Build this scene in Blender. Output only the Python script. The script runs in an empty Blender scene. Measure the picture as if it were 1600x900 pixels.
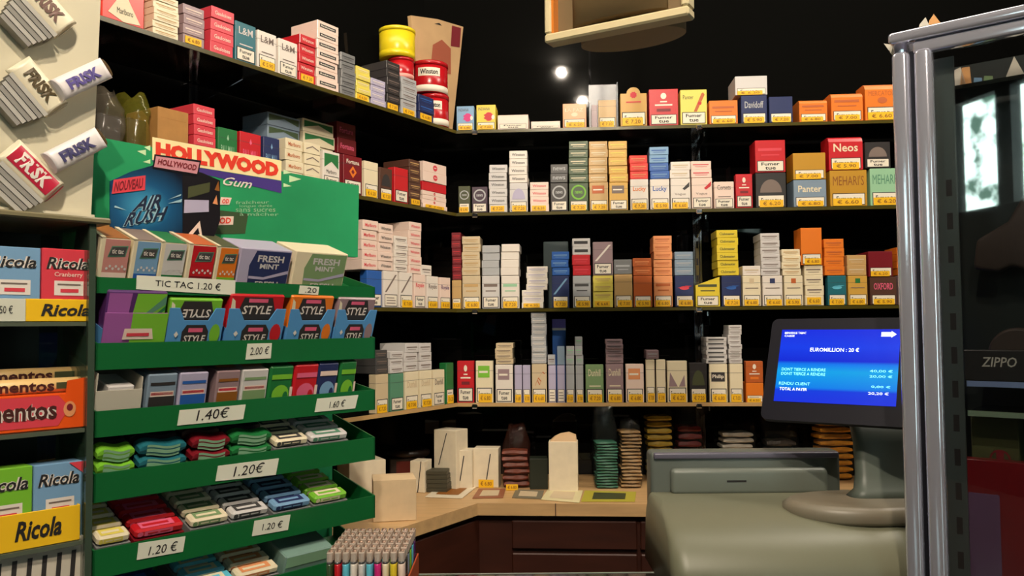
import bpy, math, random
from mathutils import Matrix, Vector, Euler
random.seed(7)
PI = math.pi
SC = bpy.context.scene
COL = SC.collection
R_ = math.radians

# ------------------------------------------------------------------ camera
CZ = 1.5
F = 1300.0
CAMR = Matrix.Rotation(R_(90 + 2.6), 3, 'X') @ Matrix.Rotation(-0.008, 3, 'Z')
CAMI = CAMR.transposed()
CAMP = Vector((0, 0, CZ))
cd = bpy.data.cameras.new('camera'); cam = bpy.data.objects.new('camera', cd); COL.objects.link(cam)
cd.lens = F / 1600 * 36; cd.sensor_width = 36; cd.clip_start = 0.02
cam.matrix_world = Matrix.Translation(CAMP) @ CAMR.to_4x4()
SC.camera = cam

def project(p):
    c = CAMI @ (Vector(p) - CAMP)
    return 800 + F * c.x / -c.z, 450 - F * c.y / -c.z
def ray(px, py):
    return (CAMR @ Vector(((px - 800) / F, (450 - py) / F, -1)))

class Frame:
    """a vertical reference plane in the shop: x runs along it, y runs back into it, z is up"""
    def __init__(s, o, ang):
        s.o = Vector((o[0], o[1], 0)); s.a = ang
        s.u = Vector((math.cos(ang), math.sin(ang), 0)); s.k = Vector((-math.sin(ang), math.cos(ang), 0))
    def w(s, x, b, z): return s.o + s.u * x + s.k * b + Vector((0, 0, z))
    def hit(s, px, py, b=0):
        d = ray(px, py); o = s.o + s.k * b
        t = (o - CAMP).dot(s.k) / d.dot(s.k); p = CAMP + d * t
        return (p - s.o).dot(s.u), p.z
    def s_at(s, px, z, b=0):
        p0 = CAMI @ (s.w(0, b, z) - CAMP); du = CAMI @ s.u; A = (px - 800) / F
        return (-(p0.x) - A * p0.z) / (du.x + A * du.z)
    def z_at(s, py, x, b=0):
        p0 = CAMI @ (s.w(x, b, 0) - CAMP); du = CAMI @ Vector((0, 0, 1)); A = (450 - py) / F
        return (-(p0.y) - A * p0.z) / (du.y + A * du.z)
def at_depth(px, py, Y):
    d = ray(px, py); return CAMP + d * (Y / d.y)

# ------------------------------------------------------------------ materials
def lin(c):
    return tuple((v / 12.92 if v <= 0.04045 else ((v + 0.055) / 1.055) ** 2.4) for v in [x / 255 for x in c])
MATS = {}
def M(name, rgb, rough=0.45, metal=0.0, coat=0.0, noise=0.0, nscale=40, emit=0.0, spec=0.5, stretch=None, bump=0.0):
    if name in MATS: return MATS[name]
    m = bpy.data.materials.new(name); m.use_nodes = True
    nt = m.node_tree; b = nt.nodes['Principled BSDF']
    c = lin(rgb) + (1,)
    b.inputs['Base Color'].default_value = c; b.inputs['Roughness'].default_value = rough
    b.inputs['Metallic'].default_value = metal; b.inputs['Coat Weight'].default_value = coat
    b.inputs['Coat Roughness'].default_value = 0.12
    b.inputs['Specular IOR Level'].default_value = spec
    if emit:
        b.inputs['Emission Color'].default_value = c; b.inputs['Emission Strength'].default_value = emit
    if noise or bump:
        tc = nt.nodes.new('ShaderNodeTexCoord'); mp = nt.nodes.new('ShaderNodeMapping')
        if stretch: mp.inputs['Scale'].default_value = stretch
        n = nt.nodes.new('ShaderNodeTexNoise'); n.inputs['Scale'].default_value = nscale; n.inputs['Detail'].default_value = 5
        nt.links.new(tc.outputs['Object'], mp.inputs['Vector']); nt.links.new(mp.outputs['Vector'], n.inputs['Vector'])
    if noise:
        r = nt.nodes.new('ShaderNodeValToRGB')
        r.color_ramp.elements[0].position = 0.3; r.color_ramp.elements[1].position = 0.7
        r.color_ramp.elements[0].color = tuple(v * (1 - noise) for v in c[:3]) + (1,)
        r.color_ramp.elements[1].color = tuple(min(1, v * (1 + noise)) for v in c[:3]) + (1,)
        nt.links.new(n.outputs['Fac'], r.inputs['Fac']); nt.links.new(r.outputs['Color'], b.inputs['Base Color'])
    if bump:
        bm = nt.nodes.new('ShaderNodeBump'); bm.inputs['Strength'].default_value = bump; bm.inputs['Distance'].default_value = 0.01
        nt.links.new(n.outputs['Fac'], bm.inputs['Height']); nt.links.new(bm.outputs['Normal'], b.inputs['Normal'])
    MATS[name] = m; return m
def film(name, rgb, opacity=0.2, rough=0.12, bump=0.6, nscale=25):
    """thin clear plastic or glass: mostly transparent, with a glossy skin"""
    if name in MATS: return MATS[name]
    m = bpy.data.materials.new(name); m.use_nodes = True; nt = m.node_tree; nt.nodes.clear()
    out = nt.nodes.new('ShaderNodeOutputMaterial'); mx = nt.nodes.new('ShaderNodeMixShader'); mx.inputs[0].default_value = opacity
    t = nt.nodes.new('ShaderNodeBsdfTransparent'); p = nt.nodes.new('ShaderNodeBsdfPrincipled')
    c = lin(rgb) + (1,)
    p.inputs['Base Color'].default_value = c; p.inputs['Roughness'].default_value = rough; p.inputs['Specular IOR Level'].default_value = 1.0
    tc = 1 - (1 - max(c[0], c[1], c[2])) * 0.05
    t.inputs['Color'].default_value = (tc, tc, tc, 1)
    if bump:
        n = nt.nodes.new('ShaderNodeTexNoise'); n.inputs['Scale'].default_value = nscale; n.inputs['Detail'].default_value = 4
        tx = nt.nodes.new('ShaderNodeTexCoord'); nt.links.new(tx.outputs['Object'], n.inputs['Vector'])
        bp = nt.nodes.new('ShaderNodeBump'); bp.inputs['Strength'].default_value = bump; bp.inputs['Distance'].default_value = 0.01
        nt.links.new(n.outputs['Fac'], bp.inputs['Height']); nt.links.new(bp.outputs['Normal'], p.inputs['Normal'])
    nt.links.new(t.outputs[0], mx.inputs[1]); nt.links.new(p.outputs[0], mx.inputs[2]); nt.links.new(mx.outputs[0], out.inputs[0])
    MATS[name] = m; return m

# name: (sRGB, words for labels)
PAL = dict(
 white=((226,216,206),'white'), wgrey=((205,200,198),'greyish white'), cream=((228,214,182),'cream'), pinkw=((232,206,192),'pinkish white'),
 beige=((205,184,150),'beige'), tan=((196,158,102),'tan'), gold=((206,160,70),'gold'), mustard=((190,140,40),'mustard'), yellow=((222,196,50),'yellow'),
 lemon=((226,208,92),'pale yellow'), orange=((226,120,34),'orange'), salmon=((226,148,96),'salmon'), brick=((186,92,40),'rust brown'),
 red=((196,28,38),'red'), rose=((214,62,76),'rose red'), scarlet=((226,48,36),'scarlet'), maroon=((118,20,32),'maroon'), brown=((84,54,42),'brown'),
 mauve=((150,124,128),'mauve'), lilac=((178,170,196),'lilac'), purple=((84,44,104),'purple'), dpurple=((66,46,62),'dark purple'),
 navy=((38,48,92),'navy'), blue=((40,92,170),'blue'), sky=((120,160,196),'light blue'), bluegrey=((128,146,164),'blue grey'), teal=((34,104,116),'teal'),
 green=((30,112,56),'green'), dgreen=((58,78,48),'dark green'), olive=((70,74,44),'olive'), mint=((150,196,158),'mint green'), sage=((124,152,104),'sage green'),
 lime=((120,186,50),'lime green'), seafoam=((86,140,112),'sea green'), silver=((172,172,174),'silver'), grey=((120,120,120),'grey'), dgrey=((70,68,68),'dark grey'),
 charcoal=((48,44,44),'charcoal'), black=((22,20,20),'black'), pink=((226,96,130),'pink'), magenta=((206,36,120),'magenta'), cyan=((96,190,214),'light blue'))
def pm(k, kind='card'):
    r = {'card': (0.38, 0.12), 'ink': (0.5, 0.0)}[kind]
    return M(k + '_' + kind, PAL[k][0], r[0], coat=r[1])
TAG = M('yellow_price_tag', (238, 184, 20), 0.5)
INK = M('black_ink', (28, 24, 24), 0.6)
LBL = M('white_warning_paper', (232, 222, 204), 0.55)

# ------------------------------------------------------------------ mesh builder
TXT = {}
def text_geo(s, bold=0.0, shear=0.0):
    k = (s, bold, shear)
    if k not in TXT:
        c = bpy.data.curves.new('t', 'FONT'); c.body = s; c.resolution_u = 2; c.offset = bold; c.shear = shear
        c.space_line = 0.85; c.align_x = 'CENTER'
        o = bpy.data.objects.new('t', c); COL.objects.link(o); bpy.context.view_layer.update()
        me = bpy.data.meshes.new_from_object(o.evaluated_get(bpy.context.evaluated_depsgraph_get()))
        vs = [v.co.copy() for v in me.vertices]; fs = [tuple(p.vertices) for p in me.polygons]
        bpy.data.objects.remove(o); bpy.data.curves.remove(c); bpy.data.meshes.remove(me)
        if not vs: vs = [Vector((0, 0, 0))]
        x0 = min(v.x for v in vs); x1 = max(v.x for v in vs); y0 = min(v.y for v in vs); y1 = max(v.y for v in vs)
        TXT[k] = ([((v.x - x0) / max(1e-6, x1 - x0), (v.y - y0) / max(1e-6, y1 - y0)) for v in vs], fs, (x1 - x0) / max(1e-6, y1 - y0))
    return TXT[k]

class MB:
    def __init__(s, xf=None): s.v = []; s.f = []; s.mi = []; s.mats = []; s.sm = []; s.xf = xf
    def _m(s, m):
        if isinstance(m, str): m = pm(m)
        if m not in s.mats: s.mats.append(m)
        return s.mats.index(m)
    def add(s, vs, fs, m, smooth=False):
        o = len(s.v); i = s._m(m)
        s.v += [(s.xf @ Vector(v)) if s.xf else Vector(v) for v in vs]
        s.f += [tuple(a + o for a in f) for f in fs]; s.mi += [i] * len(fs); s.sm += [smooth] * len(fs); return s
    def box(s, x0, x1, y0, y1, z0, z1, m, c=0.0):
        if c <= 0:
            vs = [(x, y, z) for z in (z0, z1) for y in (y0, y1) for x in (x0, x1)]
            return s.add(vs, [(0,2,3,1),(4,5,7,6),(0,1,5,4),(2,6,7,3),(0,4,6,2),(1,3,7,5)], m)
        c = min(c, (x1-x0)/2.01, (y1-y0)/2.01, (z1-z0)/2.01)
        vs = []; ix = {}
        for a, X in enumerate((x0, x1)):
            for b, Y in enumerate((y0, y1)):
                for d, Z in enumerate((z0, z1)):
                    sx, sy, sz = (c if a == 0 else -c), (c if b == 0 else -c), (c if d == 0 else -c)
                    ix[a,b,d,0] = len(vs); vs.append((X, Y+sy, Z+sz))
                    ix[a,b,d,1] = len(vs); vs.append((X+sx, Y, Z+sz))
                    ix[a,b,d,2] = len(vs); vs.append((X+sx, Y+sy, Z))
        fs = []
        for a in (0,1): fs.append([ix[a,b,d,0] for b,d in ((0,0),(0,1),(1,1),(1,0))][::(1 if a == 0 else -1)])
        for b in (0,1): fs.append([ix[a,b,d,1] for a,d in ((0,0),(1,0),(1,1),(0,1))][::(1 if b == 0 else -1)])
        for d in (0,1): fs.append([ix[a,b,d,2] for a,b in ((0,0),(0,1),(1,1),(1,0))][::(1 if d == 0 else -1)])
        for a in (0,1):
            for b in (0,1): fs.append([ix[a,b,0,0],ix[a,b,0,1],ix[a,b,1,1],ix[a,b,1,0]])
            for d in (0,1): fs.append([ix[a,0,d,0],ix[a,0,d,2],ix[a,1,d,2],ix[a,1,d,0]])
        for b in (0,1):
            for d in (0,1): fs.append([ix[0,b,d,1],ix[0,b,d,2],ix[1,b,d,2],ix[1,b,d,1]])
        for k in [(a,b,d) for a in (0,1) for b in (0,1) for d in (0,1)]: fs.append([ix[k+(0,)],ix[k+(1,)],ix[k+(2,)]])
        return s.add(vs, fs, m)
    def poly(s, pts, y, m, t=0.0):
        """flat polygon of (x, z) points facing -y at depth y, thickness t towards +y"""
        n = len(pts)
        if t <= 0: return s.add([(p[0], y, p[1]) for p in pts], [tuple(range(n))], m)
        vs = [(p[0], y, p[1]) for p in pts] + [(p[0], y + t, p[1]) for p in pts]
        return s.add(vs, [tuple(range(n)), tuple(range(2*n-1, n-1, -1))] + [(i, n+i, n+(i+1) % n, (i+1) % n) for i in range(n)], m)
    def rect(s, x0, x1, z0, z1, y, m): return s.poly([(x0,z0),(x1,z0),(x1,z1),(x0,z1)], y, m)
    def frame_(s, x0, x1, z0, z1, t, y, m):
        for a in ((x0,x1,z0,z0+t),(x0,x1,z1-t,z1),(x0,x0+t,z0+t,z1-t),(x1-t,x1,z0+t,z1-t)): s.rect(*a, y, m)
        return s
    def text(s, t, x0, x1, z0, z1, y, m, bold=0.0, shear=0.0, fit=False, rot=0.0):
        vs, fs, ar = text_geo(t, bold, shear)
        cx, cz, w, h = (x0+x1)/2, (z0+z1)/2, x1-x0, z1-z0
        if fit:
            if w / h > ar: w = h * ar
            else: h = w / ar
        cr, sr = math.cos(rot), math.sin(rot)
        out = []
        for a, b in vs:
            X, Z = (a - .5) * w, (b - .5) * h
            out.append((cx + X*cr - Z*sr, y, cz + X*sr + Z*cr))
        return s.add(out, fs, m)
    def quadtext(s, t, q, y, m, bold=0.0, shear=0.0):
        """text laid into a 4-corner patch q = bottom-left, bottom-right, top-right, top-left, (x, z) each"""
        vs, fs, ar = text_geo(t, bold, shear); out = []
        for a, b in vs:
            x = (q[0][0]*(1-a)+q[1][0]*a)*(1-b) + (q[3][0]*(1-a)+q[2][0]*a)*b
            z = (q[0][1]*(1-a)+q[1][1]*a)*(1-b) + (q[3][1]*(1-a)+q[2][1]*a)*b
            out.append((x, y, z))
        return s.add(out, fs, m)
    def lathe(s, prof, m, n=24, c=(0,0,0), sx=1, sy=1, smooth=True):
        vs = []; fs = []
        for r, z in prof:
            for i in range(n):
                a = 2*PI*i/n; vs.append((c[0]+r*sx*math.cos(a), c[1]+r*sy*math.sin(a), c[2]+z))
        for j in range(len(prof)-1):
            for i in range(n): fs.append((j*n+i, j*n+(i+1)%n, (j+1)*n+(i+1)%n, (j+1)*n+i))
        fs2 = [tuple(range(n-1,-1,-1)), tuple((len(prof)-1)*n+i for i in range(n))]
        s.add(vs, fs, m, smooth); o = len(s.v) - len(vs)
        i = s._m(m); s.f += [tuple(a+o for a in f) for f in fs2]; s.mi += [i, i]; s.sm += [False, False]
        return s
    def loft(s, secs, m, smooth=True):
        n = len(secs[0]); vs = [p for sec in secs for p in sec]; fs = []
        for j in range(len(secs)-1):
            for i in range(n): fs.append((j*n+i, j*n+(i+1)%n, (j+1)*n+(i+1)%n, (j+1)*n+i))
        s.add(vs, fs, m, smooth); o = len(s.v)-len(vs); i = s._m(m)
        for f in (tuple(range(n-1,-1,-1)), tuple((len(secs)-1)*n+k for k in range(n))):
            s.f.append(tuple(a+o for a in f)); s.mi.append(i); s.sm.append(False)
        return s
    def tube(s, pts, r, m, n=8):
        pts = [Vector(p) for p in pts]; secs = []
        for i, p in enumerate(pts):
            d = (pts[min(i+1, len(pts)-1)] - pts[max(i-1, 0)]).normalized()
            a = d.cross(Vector((0,0,1)))
            if a.length < 1e-3: a = Vector((1,0,0))
            a.normalize(); b = d.cross(a)
            secs.append([tuple(p + a*r*math.cos(2*PI*k/n) + b*r*math.sin(2*PI*k/n)) for k in range(n)])
        return s.loft(secs, m)
    def mesh(s, name):
        me = bpy.data.meshes.new(name); me.from_pydata([tuple(v) for v in s.v], [], [tuple(f) for f in s.f])
        for m in s.mats: me.materials.append(m)
        me.polygons.foreach_set('material_index', s.mi); me.polygons.foreach_set('use_smooth', s.sm); me.update(); return me
    def obj(s, name, parent=None, loc=None, rot=None): return link(name, s.mesh(name), parent, loc, rot)

def link(name, me, parent=None, loc=None, rot=None):
    o = bpy.data.objects.new(name, me); COL.objects.link(o)
    if parent: o.parent = parent
    if loc is not None: o.location = loc
    if rot is not None: o.rotation_euler = rot
    return o
LABELS = {}
def tag(o, label, cat, group=None, kind=None):
    o['label'] = label; o['category'] = cat
    if group: o['group'] = group
    if kind: o['kind'] = kind
    n = len(label.split())
    if not 4 <= n <= 16: print('LABELLEN', n, label)
    if label in LABELS: print('LABELDUP', label)
    LABELS[label] = 1
    return o
def struct(o): o['kind'] = 'structure'; return o
def empty(name, loc, rot=(0,0,0)):
    return link(name, None, None, loc, rot)
def bevel(o, w, seg=3, ang=0.6):
    m = o.modifiers.new('bevel', 'BEVEL'); m.width = w; m.segments = seg; m.limit_method = 'ANGLE'; m.angle_limit = ang
    for p in o.data.polygons: p.use_smooth = True
    return o
def rrect(w, h, r, n=5, cx=0, cz=0):
    out = []
    for qx, qz, a0 in ((1,1,0),(-1,1,PI/2),(-1,-1,PI),(1,-1,1.5*PI)):
        for i in range(n+1):
            a = a0 + PI/2*i/n; out.append((cx+qx*(w/2-r)+r*math.cos(a), cz+qz*(h/2-r)+r*math.sin(a)))
    return out

# ------------------------------------------------------------------ frames of the shop
pc = at_depth(713, 483, 2.3)
FB = Frame(pc, -R_(4.0))                # shelves on the back wall
FL = Frame(pc, R_(90 - 32.6))           # shelves on the left wall, x grows towards the corner
ZS = [FB.hit(713, y)[1] for y in (204, 333, 483, 630)]
pd = at_depth(150, 530, 1.05)
FD = Frame(pd, R_(90 - 42.2))           # front plane of the chewing gum display and glass cabinet
ZC = FB.hit(850, 787, -0.2)[1]          # worktop
SD = 0.20                               # shelf depth
# ------------------------------------------------------------------ packs
def price(mb, x0, x1, z0, z1, y=-0.0012, txt='€ 6.80'):
    mb.box(x0, x1, y-0.0004, y+0.0008, z0, z1, TAG)
    mb.text(txt, x0+(x1-x0)*.14, x1-(x1-x0)*.12, z0+(z1-z0)*.25, z1-(z1-z0)*.22, y-0.0007, M('brown_ink', (140, 84, 20), .6), bold=.01)
def warning(mb, x0, x1, z0, z1, y=-0.0006, lines=None):
    w, h = x1-x0, z1-z0; t = min(w, h)*.06
    mb.rect(x0, x1, z0, z1, y, INK); mb.rect(x0+t, x1-t, z0+t, z1-t, y-.0002, LBL)
    if lines == 1: mb.text('Fumer tue', x0+w*.12, x1-w*.12, z0+h*.34, z1-h*.26, y-.0004, INK, bold=.02)
    elif lines == 2:
        mb.text('Fumer', x0+w*.16, x1-w*.16, z0+h*.55, z1-h*.16, y-.0004, INK, bold=.02)
        mb.text('tue', x0+w*.3, x1-w*.3, z0+h*.16, z0+h*.44, y-.0004, INK, bold=.02)
    else:
        for k in range(3): mb.rect(x0+w*.14, x1-w*.14-(w*.1 if k == 2 else 0), z0+h*(.24+.22*k), z0+h*(.24+.22*k)+h*.07, y-.0004, M('grey_ink', (120,104,96), .6))

def print_art(spec, w, z0, z1, y=-0.0005):
    """front artwork between heights z0 and z1 on a face w wide; spec 'kind:colour[:text]'"""
    p = spec.split(':'); k = p[0]; c = pm(p[1], 'ink') if len(p) > 1 else INK; t = p[2] if len(p) > 2 else ''
    mb = MB(); h = z1-z0; cz = (z0+z1)/2
    if k == 'txt': mb.text(t, -w*.36, w*.36, cz-min(h*.2, w*.16), cz+min(h*.2, w*.16), y, c, bold=.015)
    elif k == 'hi': mb.text(t, -w*.34, w*.34, z0+h*.55, z0+h*.85, y, c, bold=.01); mb.rect(-w*.3, w*.34, z0+h*.1, z0+h*.15, y, c)
    elif k == 'lo': mb.text(t, -w*.36, w*.36, z0+h*.12, z0+h*.38, y, c, bold=.01); mb.poly([(-w*.06,z0+h*.66),(0,z0+h*.58),(w*.06,z0+h*.66),(0,z0+h*.82)], y, c)
    elif k == 'chev':
        mb.poly([(-w*.42,z1-h*.06),(-w*.42,z0+h*.34),(0,z0+h*.62),(w*.42,z0+h*.34),(w*.42,z1-h*.06)], y, c)
        mb.text('Marlboro', -w*.3, w*.3, z0+h*.1, z0+h*.26, y, INK)
    elif k == 'echev':
        mb.poly([(-w*.46,z1-h*.1),(-w*.46,z0+h*.3),(0,z0+h*.72),(w*.46,z0+h*.3),(w*.46,z1-h*.1)], y, c)
    elif k == 'vee':
        mb.poly([(-w*.4,z0+h*.45),(0,z0+h*.8),(w*.4,z0+h*.45),(w*.4,z0+h*.33),(0,z0+h*.68),(-w*.4,z0+h*.33)], y, c)
    elif k == 'sq': mb.rect(-w*.13, w*.13, z1-h*.36, z1-h*.1, y, c); mb.rect(-w*.36, w*.36, z0+h*.36, z0+h*.4, y, pm('grey','ink'))
    elif k == 'bigsq': mb.rect(-w*.36, w*.3, z0+h*.4, z0+h*.86, y, c); mb.rect(-w*.3, w*.2, z0+h*.58, z0+h*.66, y-.0002, LBL)
    elif k == 'band': mb.rect(-w*.4, w*.36, z0+h*.3, z0+h*.7, y, c); t and mb.text(t, -w*.34, w*.3, z0+h*.4, z0+h*.6, y-.0002, LBL, bold=.02)
    elif k == 'line': mb.rect(-w*.4, w*.38, z0+h*.5, z0+h*.64, y, c); mb.rect(-w*.3, w*.3, z0+h*.26, z0+h*.32, y, c)
    elif k == 'dot':
        r = min(w, h)*.34; mb.poly([(r*math.cos(a*PI/10)*1.2, cz+r*math.sin(a*PI/10)) for a in range(20)], y, c); mb.rect(-r*.7, r*.7, cz-r*.12, cz+r*.14, y-.0002, LBL)
    elif k == 'ring':
        r = min(w*.4, h*.44)
        for a in range(20):
            q = [(a*PI/10), ((a+1)*PI/10)]
            mb.poly([(r*math.cos(q[0]), cz+r*math.sin(q[0])),(r*math.cos(q[1]), cz+r*math.sin(q[1])),(r*.78*math.cos(q[1]), cz+r*.78*math.sin(q[1])),(r*.78*math.cos(q[0]), cz+r*.78*math.sin(q[0]))][::-1], y, c)
        mb.text(t or 'news', -r*.5, r*.5, cz-r*.2, cz+r*.2, y, c, bold=.02)
    elif k == 'dome':
        mb.poly([(w*.36*math.cos(a*PI/12), z0+h*.12+h*.62*math.sin(a*PI/12)) for a in range(13)], y, c)
    elif k == 'wing':
        mb.poly([(w*.1,z0+h*.5),(w*.46,z0+h*.86),(w*.44,z0+h*.6),(w*.2,z0+h*.42)], y, c); mb.text(t or 'Vogue', -w*.3, w*.26, z0+h*.12, z0+h*.28, y, pm('grey','ink'))
    elif k == 'tri':
        mb.poly([(-w*.42,z0+h*.04),(w*.02,z0+h*.04),(-w*.36,z0+h*.6)], y, c); mb.poly([(w*.08,z0+h*.04),(w*.4,z0+h*.04),(w*.36,z0+h*.5)], y, c)
    elif k == 'swirl':
        pts = [(-.3,.12),(-.1,.45),(.1,.3),(0,.15),(-.15,.35),(.2,.7),(.34,.62)]
        for a, b in zip(pts, pts[1:]):
            mb.poly([(w*a[0],z0+h*a[1]),(w*b[0],z0+h*b[1]),(w*b[0]+w*.04,z0+h*b[1]+h*.03),(w*a[0]+w*.04,z0+h*a[1]+h*.03)], y, c)
    elif k == 'diamond':
        mb.text(t, -w*.34, w*.34, z0+h*.7, z0+h*.88, y, LBL, bold=.02)
        mb.poly([(0,z0+h*.1),(w*.2,z0+h*.36),(0,z0+h*.62),(-w*.2,z0+h*.36)], y, c); mb.poly([(0,z0+h*.25),(w*.09,z0+h*.36),(0,z0+h*.48),(-w*.09,z0+h*.36)], y-.0002, pm('maroon','ink'))
    elif k == 'figure':
        mb.text(t, -w*.4, w*.2, z0+h*.72, z0+h*.9, y, pm('dgrey','ink'))
        mb.poly([(w*(.14+.24*math.cos(a*PI/8)*(1+.25*math.sin(a*3))), z0+h*(.34+.26*math.sin(a*PI/8))) for a in range(16)], y, c)
        mb.poly([(w*(.36+.08*math.cos(a*PI/6)), z0+h*(.3+.14*math.sin(a*PI/6))) for a in range(12)], y-.0002, LBL)
    elif k == 'cigar':
        mb.poly([(w*.0,z0+h*.02),(w*.12,z0+h*.02),(w*.42,z0+h*.8),(w*.36,z0+h*.92),(w*.3,z0+h*.86)], y, c)
        mb.poly([(w*.15,z0+h*.36),(w*.27,z0+h*.32),(w*.31,z0+h*.44),(w*.19,z0+h*.48)], y-.0002, pm('red','ink')); mb.text('Panter', -w*.4, 0, z0+h*.6, z0+h*.8, y, pm('olive','ink'))
    elif k == 'crest':
        mb.poly([(w*.1*math.cos(a*PI/6), z0+h*.76+h*.13*math.sin(a*PI/6)) for a in range(12)], y, LBL)
        mb.rect(-w*.12, w*.12, z0+h*.5, z0+h*.55, y, LBL); mb.rect(-w*.3, w*.3, z0+h*.36, z0+h*.42, y, LBL); mb.rect(-w*.24, w*.24, z0+h*.12, z0+h*.24, y, c)
    elif k == 'sun':
        mb.poly([(w*.11*math.cos(a*PI/8)*(1.25 if a%2 else 1), z0+h*.72+w*.11*math.sin(a*PI/8)*(1.25 if a%2 else 1)) for a in range(16)], y, c); mb.rect(-w*.28, w*.28, z0+h*.4, z0+h*.45, y, c)
    elif k == 'name': mb.text(t, -w*.42, w*.42, z0+h*.36, z0+h*.8, y, c, bold=.0)
    elif k == 'logo':
        mb.text(t, -w*.4, w*.36, z0+h*.5, z0+h*.72, y, c); mb.poly([(w*.14*math.cos(a*PI/8), z0+h*.3+h*.14*math.sin(a*PI/8)) for a in range(16)], y, c)
    elif k == 'glow':
        mb.poly([(w*(-.4), z0+h*.4),(w*.1, z0+h*.52),(w*.42, z0+h*.5),(w*.1, z0+h*.44)], y, c); mb.poly([(w*.26*math.cos(a*PI/8), z0+h*.4+h*.1*math.sin(a*PI/8)) for a in range(16)], y, c)
    elif k == 'diag': mb.poly([(-w*.42, z0+h*.1),(-w*.3,z0+h*.1),(w*.42,z0+h*.9),(w*.3,z0+h*.9)], y, c)
    if not mb.v: return None
    return mb
WORDS = dict(txt='{} lettering', hi='{} lettering', lo='{} lettering', chev='{} chevron', echev='{} chevron', vee='{} chevron', sq='{} square', bigsq='{} square', band='{} band', line='{} lines', dot='{} disc',
             ring='{} ring', dome='{} dome', wing='{} wing', tri='{} triangles', swirl='{} swirl', diamond='{} diamond', figure='{} figure', cigar='{} cigar', crest='{} crest', sun='{} sun', name='{} lettering', logo='{} logo', glow='{} glow', diag='{} stripe')
ORD = ['lowest', 'second up', 'third up', 'fourth up', 'fifth up', 'sixth up', 'seventh up', 'eighth up', 'ninth up', 'tenth up', 'eleventh up', 'twelfth up', 'thirteenth up', 'fourteenth up', 'fifteenth up', 'sixteenth up']
PRICES = ['€ 6.80', '€ 7.00', '€ 6.60', '€ 5.90', '€ 6.20', '€ 7.20']
NP = [0]
def make_piece(name, w, h, d, col, spec, flags, lying, loc, rz):
    """one pack or box: body, front print, warning label, price tag"""
    b = MB()
    if 'O' in flags:     # rounded upper edge (flip-top tin)
        c = h*.16; b.loft([[(x, y, z) for (y, z) in [(0,0),(0,h-c),(c*.35,h-c*.35),(c,h),(d,h),(d,0)]] for x in (-w/2, w/2)], pm(col), smooth=False)
    elif 'X' in flags:   # arched tab rising from the top of the box
        b.box(-w/2, w/2, 0, d, 0, h*.84, pm(col), .0008)
        b.poly([(-w*.34,h*.83)]+[(w*.26*math.cos(PI-a*PI/8), h*.84+h*.16*math.sin(a*PI/8)) for a in range(9)]+[(w*.34,h*.83)], 0.0, pm(col), .0015)
    elif 'V' in flags:   # slanted lid
        b.loft([[(-w/2, y, z) for (y, z) in [(0,0),(0,h*.72),(d,h*.72),(d,0)]], [(w/2, y, z) for (y, z) in [(0,0),(0,h),(d,h),(d,0)]]], pm(col), smooth=False)
    else:
        b.box(-w/2, w/2, 0, d, 0, h, pm(col), .0009)
        if not lying and d < .04: b.box(-w/2-.0002, w/2+.0002, -.0002, d+.0002, h*.765, h*.772, pm('dgrey','ink'))
    o = b.obj(name, None, loc, (0, 0, rz))
    if lying:
        if 'T' in flags:
            t = MB(); price(t, -w*.42, w*.34, h*.1, h*.82, txt=PRICES[NP[0] % 6]); t.obj('price_tag', o)
        elif spec:
            a = print_art(spec, w, h*.06, h*.94)
            if a: a.obj('brand_print', o)
    else:
        wl = ('W' in flags); zw = h*(.36 if 'S' not in flags else .3)
        if wl or 'T' in flags:
            t = MB(); warning(t, -w*.44, w*.44, h*.03, zw, lines=(None if 'P' in flags else (2 if 'T' not in flags else 1)) if not 'T' in flags or 'W' in flags else None)
            t.obj('warning_label', o)
        if 'T' in flags:
            t = MB(); q = random.uniform(-.06, .06); price(t, -w*(.38-q), w*(.4+q), h*.012, zw*.6, txt=PRICES[NP[0] % 6]); t.obj('price_tag', o)
        if spec:
            a = print_art(spec, w, zw if (wl or 'T' in flags) else h*.05, h*.97)
            if a: a.obj('brand_print', o)
    NP[0] += 1
    return o

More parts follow.
